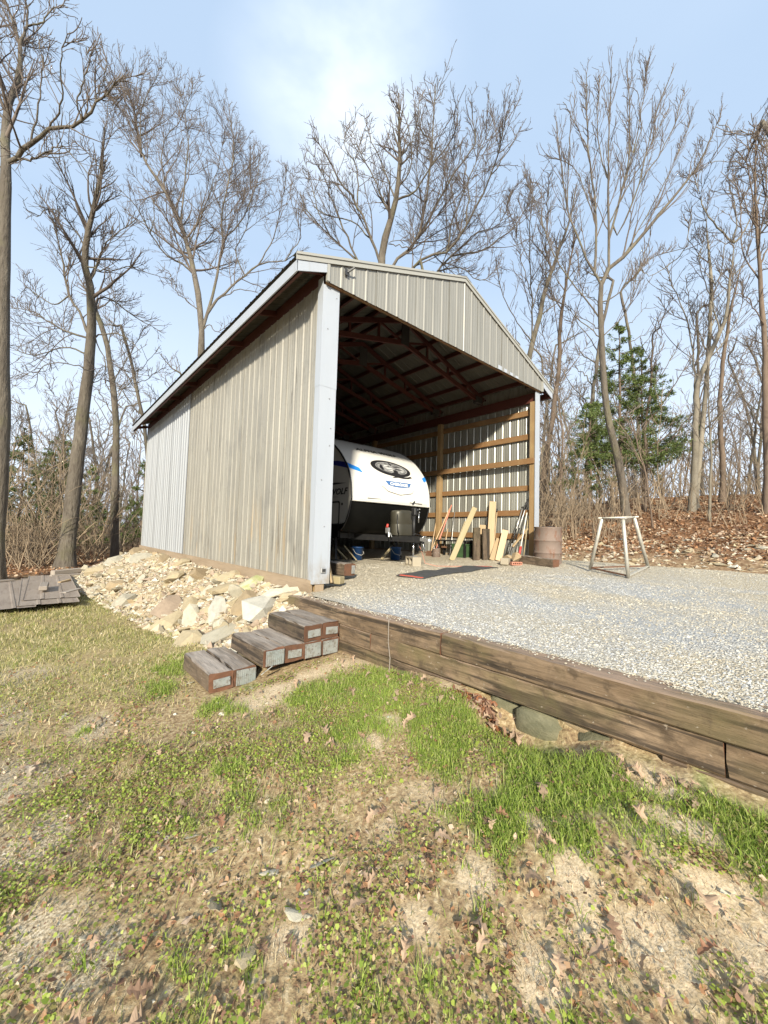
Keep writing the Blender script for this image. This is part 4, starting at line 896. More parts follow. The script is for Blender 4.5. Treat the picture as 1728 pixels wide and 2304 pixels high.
mb = MB(); mb.add([(X0, 4.05, 3.088), (X1, 4.05, 3.088), (X1, YR-.1, 3.09), (X0, YR-.1, 3.09), (X1, YR, 3.0), (X0, YR, 3.0), (X1, YR, .9), (X0, YR, .9), (X1, 2.5, .74), (X0, 2.5, .74)], [(0, 1, 2, 3), (3, 2, 4, 5), (5, 4, 6, 7), (7, 6, 8, 9)]); mb.build('roof', MAT['gel_white'], TR, False, TOFF)
for x in (X0+.1, X1-.1):
    for y in (6.6, 7.5):
        w = link('wheel', None, TR); w.location = Vector((x, y, .40))-TB; w.rotation_euler = (0, math.radians(90), 0)
        mb = MB(); mb.lathe([(.2, -.1), (.32, -.1), (.345, -.07), (.345, .07), (.32, .1), (.2, .1)], n=28); mb.build('tyre', MAT['tire'], w, True)
        mb = MB(); mb.lathe([(.05, -.11), (.2, -.09), (.2, .09), (.05, .11)], n=20); mb.build('rim', MAT['steel'], w, True)
# --- decals on the nose (draped on the cap)
def drape(V2, dy=-.006): return [(x, float(fy(z)-bul(x))+dy, z) for x, z in V2]
def cap_poly(name, polys, mk, dy=-.006, parent=None):
    """each polygon subdivided to follow the curve: list of (x,z) rings as quad strips or triangles"""
    bm = bmesh.new()
    for P in polys:
        vs_ = [bm.verts.new((x, 0, z)) for x, z in P]; bm.faces.new(vs_)
    bmesh.ops.triangulate(bm, faces=bm.faces[:])
    for _ in range(2):
        es = [e for e in bm.edges if e.calc_length() > .10]
        if es: bmesh.ops.subdivide_edges(bm, edges=es, cuts=1); bmesh.ops.triangulate(bm, faces=bm.faces[:])
    for v in bm.verts: v.co.y = float(fy(v.co.z)-bul(v.co.x))+dy
    me = bpy.data.meshes.new(name); bm.to_mesh(me); bm.free(); me.materials.append(MAT[mk])
    o = link(name, me, parent or TR)
    o.location = TOFF if parent is None else (0, 0, 0)
    return o
def ring(cx, cz, a, b, a2, b2, rot=0, n=40, dx=0, dz=0):
    c, s = math.cos(rot), math.sin(rot); o = []
    for i in range(n):
        q_ = []
        for k, (aa, bb, ex, ez) in ((i, (a, b, 0, 0)), (i+1, (a, b, 0, 0)), (i+1, (a2, b2, dx, dz)), (i, (a2, b2, dx, dz))):
            t = 2*math.pi*k/n; x, z = aa*math.cos(t)+ex, bb*math.sin(t)+ez; q_.append((cx+x*c-z*s, cz+x*s+z*c))
        o.append(q_)
    return o
def ell(cx, cz, a, b, rot=0, n=28): 
    c, s = math.cos(rot), math.sin(rot); return [(cx+a*math.cos(2*math.pi*i/n)*c-b*math.sin(2*math.pi*i/n)*s, cz+a*math.cos(2*math.pi*i/n)*s+b*math.sin(2*math.pi*i/n)*c) for i in range(n)]
ex, ez = 3.36, 2.272
em = cap_poly('emblem', [ell(ex, ez, .53, .165, -.02)], 'decal_grey', -.005)
cap_poly('emblem_ring', ring(ex, ez, .62, .198, .50, .146, -.02, dx=.015, dz=.01), 'decal_black', -.008, em)
cap_poly('emblem_line', ring(ex, ez, .455, .128, .440, .120, -.02), 'decal_black', -.009, em)
cap_poly('emblem_tail', [[(2.80, 2.235), (2.84, 2.33), (2.93, 2.40), (3.10, 2.452), (3.34, 2.462), (3.10, 2.432), (2.97, 2.385), (2.90, 2.33), (2.87, 2.25)][::-1], [(2.86, 2.33), (2.96, 2.372), (3.02, 2.405), (2.93, 2.40)]], 'decal_black', -.008, em)
cap_poly('emblem_fang', [[(3.28, 2.14), (3.40, 2.125), (3.36, 2.06), (3.25, 2.045), (3.33, 2.035), (3.45, 2.055), (3.62, 2.045), (3.80, 2.06), (3.95, 2.10), (3.90, 2.13), (3.78, 2.098), (3.62, 2.085), (3.50, 2.09), (3.47, 2.14), (3.50, 2.19), (3.38, 2.18)]], 'decal_black', -.010, em)
cap_poly('emblem_face', [[(3.10, 2.30), (3.20, 2.345), (3.30, 2.35), (3.27, 2.325), (3.17, 2.30)], [(3.12, 2.262), (3.24, 2.29), (3.36, 2.285), (3.44, 2.255), (3.34, 2.252), (3.22, 2.25)], [(3.20, 2.215), (3.34, 2.232), (3.45, 2.215), (3.33, 2.205)], [(3.62, 2.315), (3.74, 2.30), (3.80, 2.27), (3.70, 2.285)], [(3.58, 2.225), (3.70, 2.235), (3.78, 2.245), (3.68, 2.212)]], 'decal_light', -.0085, em)
cap_poly('emblem_features', [[(3.22, 2.305), (3.30, 2.318), (3.34, 2.306), (3.27, 2.298)], [(3.33, 2.39), (3.38, 2.425), (3.43, 2.385), (3.40, 2.345)], [(3.42, 2.34), (3.56, 2.352), (3.70, 2.335), (3.58, 2.325), (3.47, 2.318)], [(3.46, 2.29), (3.60, 2.285), (3.72, 2.262), (3.58, 2.255), (3.48, 2.265)], [(3.38, 2.235), (3.48, 2.245), (3.54, 2.205), (3.46, 2.16), (3.39, 2.175)], [(2.98, 2.26), (3.04, 2.335), (3.09, 2.345), (3.06, 2.27), (3.10, 2.205), (3.04, 2.20)]], 'decal_black', -.0105, em)
# shield and name badge
strip_pts = [(2.93, 1.99), (3.88, 1.99), (3.92, 1.80), (3.80, 1.70), (3.42, 1.635), (3.05, 1.69), (2.88, 1.80)]
sh = cap_poly('shield', [strip_pts[::-1]], 'gel_white', -.016)
bm = bmesh.new(); bm.from_mesh(sh.data); bmesh.ops.solidify(bm, geom=bm.faces[:], thickness=-.014); bm.to_mesh(sh.data); bm.free()
bd = cap_poly('name_badge', [[(2.985, 1.932), (3.815, 1.938), (3.735, 1.838), (3.60, 1.815), (3.40, 1.806), (3.22, 1.812), (3.07, 1.835)][::-1]], 'badge_blue', -.036)
def text_poly(body, w, h, shear=0.0, space=1.0, extr=0):
    cu = bpy.data.curves.new('t', 'FONT'); cu.body = body; cu.size = 1; cu.shear = shear; cu.space_character = space; cu.resolution_u = 2
    ob = bpy.data.objects.new('t', cu); COL.objects.link(ob)
    dg = bpy.context.evaluated_depsgraph_get(); me = ob.evaluated_get(dg).to_mesh()
    V = np.array([v.co[:2] for v in me.vertices]); F = [tuple(p.vertices) for p in me.polygons]
    ob.evaluated_get(dg).to_mesh_clear(); bpy.data.objects.remove(ob); bpy.data.curves.remove(cu)
    V -= V.min(0); V *= np.array([w, h])/V.max(0); return V, F
def cap_text(body, x0, z0, w, h, mk, dy, shear=0, skew=0, parent=None, bold=0):
    V, F = text_poly(body, w, h, shear)
    P = [(x0+u, float(fy(z0+v+skew*u)-bul(x0+u))+dy, z0+v+skew*u) for u, v in V]
    mb = MB(); mb.add(P, F); 
    if bold: mb.add([(x+bold, y, z) for x, y, z in P], F); mb.add([(x, y-.001, z+bold*.7) for x, y, z in P], F)
    return mb.build('lettering', MAT[mk], parent or TR, False, TOFF if parent is None else None)
cap_text('CHEROKEE', 3.12, 1.838, .56, .066, 'white_print', -.041, parent=bd, bold=.010)
cap_text('ALPHA WOLF', 2.60, 2.655, 1.34, .072, 'decal_black', -.009, .3, .012, bold=.018)
cap_poly('blue_stripe', [[(X0+.02, 2.245), (X0+.02, 2.125), (2.38, 2.055), (2.42, 2.045), (2.36, 2.16)]], 'decal_blue', -.006)
cap_poly('blue_stripe', [[(X1-.01, 2.20), (X1-.16, 2.14), (X1-.14, 2.03), (X1-.01, 2.09)]], 'decal_blue', -.006)
cap_poly('grey_streak', [[(2.12, 2.44), (2.20, 2.40), (2.36, 2.31), (2.24, 2.36)]], 'decal_light', -.006)
for xa, xb, z in ((2.45, 2.82, 1.487), (3.72, 4.15, 1.470)):
    mb = MB(); mb.box((xa, fy(z)-bul((xa+xb)/2)-.034, z), (xb, fy(z)-bul((xa+xb)/2)-.022, z+.007)); mb.build('slot', MAT['decal_black'], TR, False, TOFF)
mb = MB(); mb.beam((3.81, fy(1.46)-.085, 1.445), (3.88, fy(1.52)-.085, 1.515), .022, .03); mb.build('latch', MAT['decal_black'], TR, False, TOFF)
# --- decals and hatch on the left side (plane x = X0)
def side_poly(name, P, mk, dx=-.004, parent=None):
    mb = MB(); mb.add([(X0+dx, y, z) for y, z in P], [tuple(range(len(P)))]); return mb.build(name, MAT[mk], parent or TR, False, TOFF if parent is None else None)
side_poly('blue_stripe', [(2.22, 2.245), (2.60, 2.325), (3.2, 2.37), (3.2, 2.29), (2.85, 2.27), (2.55, 2.20), (2.17, 2.115)], 'decal_navy')
side_poly('pin_stripe', [(2.22, 1.80), (2.6, 1.83), (3.4, 1.85), (3.4, 1.80), (2.7, 1.79)], 'decal_black')
V, F = text_poly('ALPHA WOLF', 1.55, .135, .3)
mb = MB(); P = [(X0-.005, 3.72-u, 1.555+v) for u, v in V]; mb.add(P, F); mb.add([(x-.0005, y-.012, z) for x, y, z in P], F); mb.add([(x-.001, y, z+.010) for x, y, z in P], F); mb.build('lettering', MAT['decal_black'], TR, False, TOFF)
V, F = text_poly('LIMITED', .42, .035, 0); mb = MB(); mb.add([(X0-.004, 2.95-u, 1.49+v) for u, v in V], F); mb.build('lettering', MAT['decal_grey'], TR, False, TOFF)
def rrect(y0, y1, z0, z1, r, n=5):
    o = []
    for cy_, cz_, a0 in ((y1-r, z1-r, 0), (y0+r, z1-r, 90), (y0+r, z0+r, 180), (y1-r, z0+r, 270)):
        for k in range(n+1):
            a = math.radians(a0+90*k/n); o.append((cy_+r*math.cos(a), cz_+r*math.sin(a)))
    return o
ht = MB(); A, B_ = rrect(2.44, 3.45, .885, 1.415, .05), rrect(2.475, 3.415, .92, 1.38, .035); n = len(A)
ht.add([(X0-.012, *p) for p in A]+[(X0-.016, *p) for p in B_], [(i, (i+1) % n, n+(i+1) % n, n+i) for i in range(n)]); h = ht.build('hatch', MAT['decal_black'], TR, False, TOFF)
side_poly('hatch_panel', B_, 'side_grey', -.010, h)
mb = MB(); mb.lathe([(.028, 0), (.028, .01), (.012, .014)], n=16); mb.build('hatch_lock', MAT['decal_black'], TR, False, tuple(Vector((X0, 2.365, 1.345))-TB), (0, math.radians(-90), 0))
mb = MB(); mb.lathe([(.022, 0), (.02, .015), (.01, .02)], n=14); mb.build('marker_lamp', MAT['amber'], TR, False, tuple(Vector((X0+.03, 2.42, .80))-TB), (math.radians(90), 0, 0))
# --- tongue, jack, tank cover, stabilisers
mb = MB(); 
for s in (-1, 1): mb.beam((3.295+s*.62, 2.9, .64), (3.295+s*.05, 1.12, .62), .055, .13)
mb.beam((2.3, 2.75, .66), (4.3, 2.75, .66), .06, .12); mb.beam((2.3, 4.5, .66), (4.3, 4.5, .66), .06, .12)
for x in (2.55, 4.04): mb.beam((x, 2.7, .66), (x, 10.2, .66), .06, .14)
mb.build('tongue_frame', MAT['black_metal'], TR, False, TOFF)
mb = MB(); mb.beam((3.295, 1.15, .63), (3.295, .90, .60), .09, .07); mb.lathe([(.05, 0), (.055, .03), (.05, .06)], c=(3.295, .90, .57), n=14); mb.build('coupler', MAT['steel'], TR, False, TOFF)
mb = MB(); mb.tube([(3.295, 1.36, .55), (3.295, 1.36, 1.20)], .030, 14); jk = mb.build('jack', MAT['black_metal'], TR, True, TOFF)
mb = MB(); mb.tube([(3.295, 1.36, .245), (3.295, 1.36, .60)], .021, 12); mb.build('jack_leg', MAT['chrome'], jk, True)
mb = MB(); mb.box((3.22, 1.30, .246), (3.37, 1.42, .256)); mb.build('jack_foot', MAT['steel'], jk)
mb = MB(); mb.box((3.255, 1.30, 1.14), (3.345, 1.42, 1.31)); hd = mb.build('jack_head', MAT['black_metal'], jk); bevel_mesh(hd.data, .015)
mb = MB(); mb.lathe([(.012, 0), (.018, .012), (.012, .024)], c=(3.40, 1.30, 1.27), n=10); mb.lathe([(.012, 0), (.016, .012), (.012, .024)], c=(3.395, 1.30, 1.20), n=10); mb.tube([(3.30, 1.31, 1.25), (3.40, 1.30, 1.28)], .007, 6); mb.tube([(3.385, 1.30, 1.19), (3.38, 1.31, .98)], .012, 8); mb.build('jack_crank', MAT['chrome'], jk, True)
# tank cover: two tanks under one rounded shell
def stadium(a, b, n=12):
    o = [];
    for sx, a0 in ((1, -90), (-1, 90)):
        for k in range(n+1):
            t = math.radians(a0+180*k/n); o.append((sx*a+b*math.cos(t), b*math.sin(t)))
    return o
prof = [(.70, .99), (.72, 1.0), (.93, 1.0), (.94, .985), (.955, .985), (.965, 1.0), (1.19, 1.0), (1.215, .985), (1.235, .95), (1.245, .86)]
V = []; S = None
for z, sc in prof:
    P = stadium(.15, .165*sc); S = len(P); V += [(3.295+x*(.6+.4*sc), 1.72+y, z) for x, y in P]
F = [(i*S+k, i*S+(k+1) % S, (i+1)*S+(k+1) % S, (i+1)*S+k) for i in range(len(prof)-1) for k in range(S)]+[tuple((len(prof)-1)*S+k for k in range(S))]
mb = MB(); mb.add(V, F); tk = mb.build('tank_cover', MAT['tank'], TR, True, TOFF)
mb = MB(); mb.box((3.15, 1.63, 1.235), (3.44, 1.81, 1.262)); mb.build('cover_lid', MAT['tank'], tk); 
mb = MB(); mb.tube([(2.98, 1.56, 1.15), (2.93, 1.5, 1.0), (2.95, 1.5, .82), (3.0, 1.52, .72)], .011, 6); mb.tube([(3.34, 1.35, .70), (3.42, 1.25, .60), (3.40, 1.25, .42), (3.33, 1.27, .34), (3.36, 1.22, .55)], .010, 6); mb.tube([(3.14, 1.3, .69), (3.2, 1.22, .74), (3.32, 1.2, .72), (3.42, 1.24, .69), (3.36, 1.18, .66), (3.2, 1.18, .66)], .010, 6); mb.tube([(3.25, 1.2, .6), (3.24, 1.15, .46), (3.33, 1.12, .36), (3.4, 1.14, .5), (3.37, 1.18, .62)], .009, 6); mb.build('cables', MAT['black_metal'], TR, True, TOFF)
mb = MB(); mb.tube([(3.42, 1.2, .62), (3.44, 1.16, .45), (3.38, 1.12, .33), (3.35, 1.1, .42), (3.33, 1.13, .60)], .008, 6); mb.tube([(3.28, 1.1, .66), (3.36, 1.08, .69), (3.44, 1.1, .67)], .010, 6); mb.build('safety_chain', MAT['chrome'], TR, True, TOFF)
mb = MB(); mb.tube([(2.86, 1.75, .86), (2.87, 1.74, .94)], [.035, .022], 10); mb.build('regulator_cap', MAT['red_paint'], TR, True, TOFF)
mb = MB(); mb.box((2.84, 1.70, .74), (2.90, 1.78, .86)); mb.tube([(2.85, 1.68, .75), (2.84, 1.66, .66)], .012, 8); mb.tube([(2.89, 1.68, .75), (2.92, 1.66, .66)], .012, 8); mb.build('regulator', MAT['steel'], TR, False, TOFF)
for x in (2.35, 4.25):
    mb = MB(); mb.beam((x, 2.95, .62), (x-.12, 2.75, .12), .04, .04); mb.beam((x, 3.25, .62), (x+.05, 2.78, .12), .03, .03); mb.box((x-.2, 2.68, .085), (x-.04, 2.84, .11)); mb.build('stabiliser', MAT['black_metal'], TR, False, TOFF)

# ================================================================== trees
MAT['bark'] = material('oak_bark', (.105, .088, .069), .9, 0, [(2.5, (1, 1, .35), .42, .66, (.175, .152, .12), .8), (16, (1, 1, .22), .46, .66, (.07, .056, .042), .8), (1.2, U1, .52, .68, (.13, .125, .06), .5)], (18, (1, 1, .2), .9, .05), objvar=.12)
MAT['bark_pale'] = material('pale_smooth_bark', (.24, .212, .165), .85, 0, [(4, (1, 1, .6), .42, .62, (.19, .165, .12), .7), (22, (1, 1, 1.6), .5, .7, (.12, .10, .075), .6)], (20, (1, 1, .5), .5, .02), objvar=.15)
MAT['bark_brown'] = material('brown_sapling_bark', (.125, .09, .065), .9, 0, [(4, (1, 1, .4), .4, .66, (.18, .135, .098), .7), (20, (1, 1, .3), .5, .7, (.08, .055, .038), .6)], (20, (1, 1, .3), .5, .02), objvar=.2)
MAT['twig'] = material('twigs', (.105, .082, .068), .9, 0, [(.6, U1, .4, .65, (.155, .125, .102), .8)], objvar=.15)
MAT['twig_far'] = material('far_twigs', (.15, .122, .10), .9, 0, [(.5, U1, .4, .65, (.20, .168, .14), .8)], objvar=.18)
MAT['brush'] = material('tan_brush', (.22, .165, .11), .9, 0, [(.9, U1, .4, .65, (.30, .235, .16), .8)], objvar=.25)
def tubes(P, R, sides):
    N, K, _ = P.shape
    T = np.gradient(P, axis=1); T /= np.linalg.norm(T, axis=2, keepdims=True)+1e-9
    ref = np.where(np.abs(T[:, :1, 2:3]) > .8, np.array([1., .13, 0]), np.array([.1, .2, 1.]))
    A = np.cross(T, np.broadcast_to(ref, T.shape)); A /= np.linalg.norm(A, axis=2, keepdims=True)+1e-9
    B = np.cross(T, A); a = np.arange(sides)*2*math.pi/sides
    V = P[:, :, None]+R[:, :, None, None]*(A[:, :, None]*np.cos(a)[None, None, :, None]+B[:, :, None]*np.sin(a)[None, None, :, None])
    n, k, s = np.meshgrid(np.arange(N), np.arange(K-1), np.arange(sides), indexing='ij'); s2 = (s+1) % sides
    b = n*K*sides
    F = np.stack([b+k*sides+s, b+k*sides+s2, b+(k+1)*sides+s2, b+(k+1)*sides+s], -1).reshape(-1, 4)
    return V.reshape(-1, 3), F
def join(parts):
    V = []; F = []; o = 0
    for v, f in parts: V.append(v); F.append(f+o); o += len(v)
    return np.concatenate(V), np.concatenate(F)
def resample(P, n):
    P = catmull(P, 6) if len(P) > 2 else np.array(P, float)
    d = np.r_[0, np.cumsum(np.linalg.norm(np.diff(P, axis=0), axis=1))]; t = np.linspace(0, d[-1], n)
    return np.stack([np.interp(t, d, P[:, i]) for i in range(3)], -1)
def sub(P, R, rng, dens, t0, lfac, ang, upw, K, wob, rfac, rmin, lmin=.15, lmax=9):
    N, KP, _ = P.shape
    L = np.linalg.norm(np.diff(P, axis=1), axis=2).sum(1)
    cnt = rng.poisson(dens*L*(1-t0)); idx = np.repeat(np.arange(N), cnt); M = len(idx)
    if M == 0: return np.zeros((0, K, 3)), np.zeros((0, K))
    t = t0+(1-t0)*rng.random(M)**.8; f = t*(KP-1); i = np.minimum(f.astype(int), KP-2); w = (f-i)[:, None]
    pos = P[idx, i]*(1-w)+P[idx, i+1]*w; tan = P[idx, i+1]-P[idx, i]; tan /= np.linalg.norm(tan, axis=1, keepdims=True)+1e-9
    rp = R[idx, i]*(1-w[:, 0])+R[idx, i+1]*w[:, 0]
    v = rng.normal(size=(M, 3)); v -= (v*tan).sum(1, keepdims=True)*tan; v /= np.linalg.norm(v, axis=1, keepdims=True)+1e-9
    a = (ang*rng.uniform(.65, 1.3, M))[:, None]; d = np.cos(a)*tan+np.sin(a)*v; d[:, 2] += upw; d /= np.linalg.norm(d, axis=1, keepdims=True)
    ln = np.clip(lfac*L[idx]*(1.08-.85*t)*rng.uniform(.6, 1.35, M), lmin, lmax)
    Q = np.zeros((M, K, 3)); Q[:, 0] = pos
    for k in range(1, K):
        d = d+rng.normal(0, wob, (M, 3)); d[:, 2] += upw*.45; d /= np.linalg.norm(d, axis=1, keepdims=True)
        Q[:, k] = Q[:, k-1]+d*(ln/(K-1))[:, None]
    r0 = np.maximum(rp*rfac, rmin*1.05); s = np.linspace(0, 1, K)[None]
    return Q, np.maximum(r0[:, None]*(1-s)+rmin*.75*s, rmin*.6)
def tree_meshes(limbs, seed, dens=(1.6, 2.6, 3.6), lf=(.46, .50, .58), ang=(.85, .75, .65), up=(.16, .11, .08), rmin=(.012, .008, .0062), jit=.03, barkm='bark', twigm='twig', flare=1.5, rs=.42, base=None):
    rng = np.random.default_rng(seed)
    tp, r0, rj = limbs[0]; tp = [np.array(q_, float) for q_ in tp]; rest = [([np.array(q_, float) for q_ in pts], a_*rs, max(.010, b_*.5)) for pts, a_, b_ in limbs[1:]]
    if rest:                                       # the trunk runs on into the limb that starts nearest its end
        j_ = min(range(len(rest)), key=lambda i: np.linalg.norm(rest[i][0][0]-tp[-1])); lead = rest.pop(j_) if np.linalg.norm(rest[j_][0][0]-tp[-1]) < .8 else None
    else: lead = None
    KT = 26
    if lead:
        nt_ = len(tp); full = tp+lead[0][1:]; Q = resample(full, KT); d = np.linalg.norm(Q-tp[-1], axis=1); i_ = int(d.argmin())
        rad_ = np.interp(np.arange(KT), [0, i_, KT-1], [r0, max(lead[1]*1.25, r0*.55), lead[2]])
    else: Q = resample(tp, KT); rad_ = np.linspace(r0, rj*.5, KT); i_ = 10
    Q[2:-1] += rng.normal(0, jit*.5, Q[2:-1].shape)
    rad_ = rad_*(1+rng.normal(0, .035, KT)); rad_[0] *= flare; rad_[1] *= 1+(flare-1)*.25
    axes = [Q]; P = []; R = []
    for pts, a_, b_ in rest:
        allp = np.concatenate(axes); k_ = int(np.linalg.norm(allp-pts[0], axis=1).argmin()); s_ = allp[k_]
        if np.linalg.norm(s_-pts[0]) < 1.6: pts = [s_]+(pts[1:] if len(pts) > 2 and np.linalg.norm(s_-pts[0]) < .35 else pts)
        q_ = resample(pts, 14); q_[1:-1] += rng.normal(0, jit, q_[1:-1].shape); axes.append(q_)
        P.append(q_); R.append(np.interp(np.arange(14), [0, 2, 13], [a_*1.1, a_*.9, b_])*(1+rng.normal(0, .05, 14)))
    top = resample(list(Q[min(i_, KT-6):]), 14); P.append(top); R.append(np.interp(np.linspace(min(i_, KT-6), KT-1, 14), np.arange(KT), rad_))
    P = np.array(P); R = np.array(R)
    v, f = join([tubes(Q[None], rad_[None], 12)]+([tubes(P[:-1], R[:-1], 9)] if len(P) > 1 else [])); trunk = npmesh('trunk', v, f, [MAT[barkm]], smooth=True)
    L1, r1 = sub(P, R, rng, dens[0], .12, lf[0], ang[0], up[0], 8, .10, .50, rmin[0], .6, 4.5)
    tips = sub(P, R, rng, dens[0]*.8, .6, lf[0]*.62, ang[0]*.7, up[0], 8, .18, .7, rmin[0], .4, 3)
    L1 = np.concatenate([L1, tips[0]]); r1 = np.concatenate([r1, tips[1]])
    L2, r2 = sub(L1, r1, rng, dens[1], .08, lf[1], ang[1], up[1], 6, .11, .55, rmin[1], .35, 2.0)
    L2b, r2b = sub(P, R, rng, dens[0]*.7, .3, .18, .85, up[1], 6, .11, .35, rmin[1], .4, 1.3); L2 = np.concatenate([L2, L2b]); r2 = np.concatenate([r2, r2b])
    L3, r3 = sub(L2, r2, rng, dens[2], .05, lf[2], ang[2], up[2], 4, .12, .6, rmin[2], .2, .95)
    def keep(A, B):
        if base is None or not len(A): return A, B
        w = A+np.array(base); ins = ((w[..., 0] > -.7) & (w[..., 0] < 6.8) & (w[..., 1] > -.4) & (w[..., 1] < 12.5) & (w[..., 2] < 5.9)).any(1); return A[~ins], B[~ins]
    L1, r1 = keep(L1, r1); L2, r2 = keep(L2, r2); L3, r3 = keep(L3, r3)
    V, F = join([tubes(L1, r1, 5), tubes(L2, r2, 4), tubes(L3, r3, 3)])
    COUNT.append((seed, len(L1), len(L2), len(L3)))
    return trunk, npmesh('crown', V, F, [MAT[twigm]], smooth=True)
COUNT = []
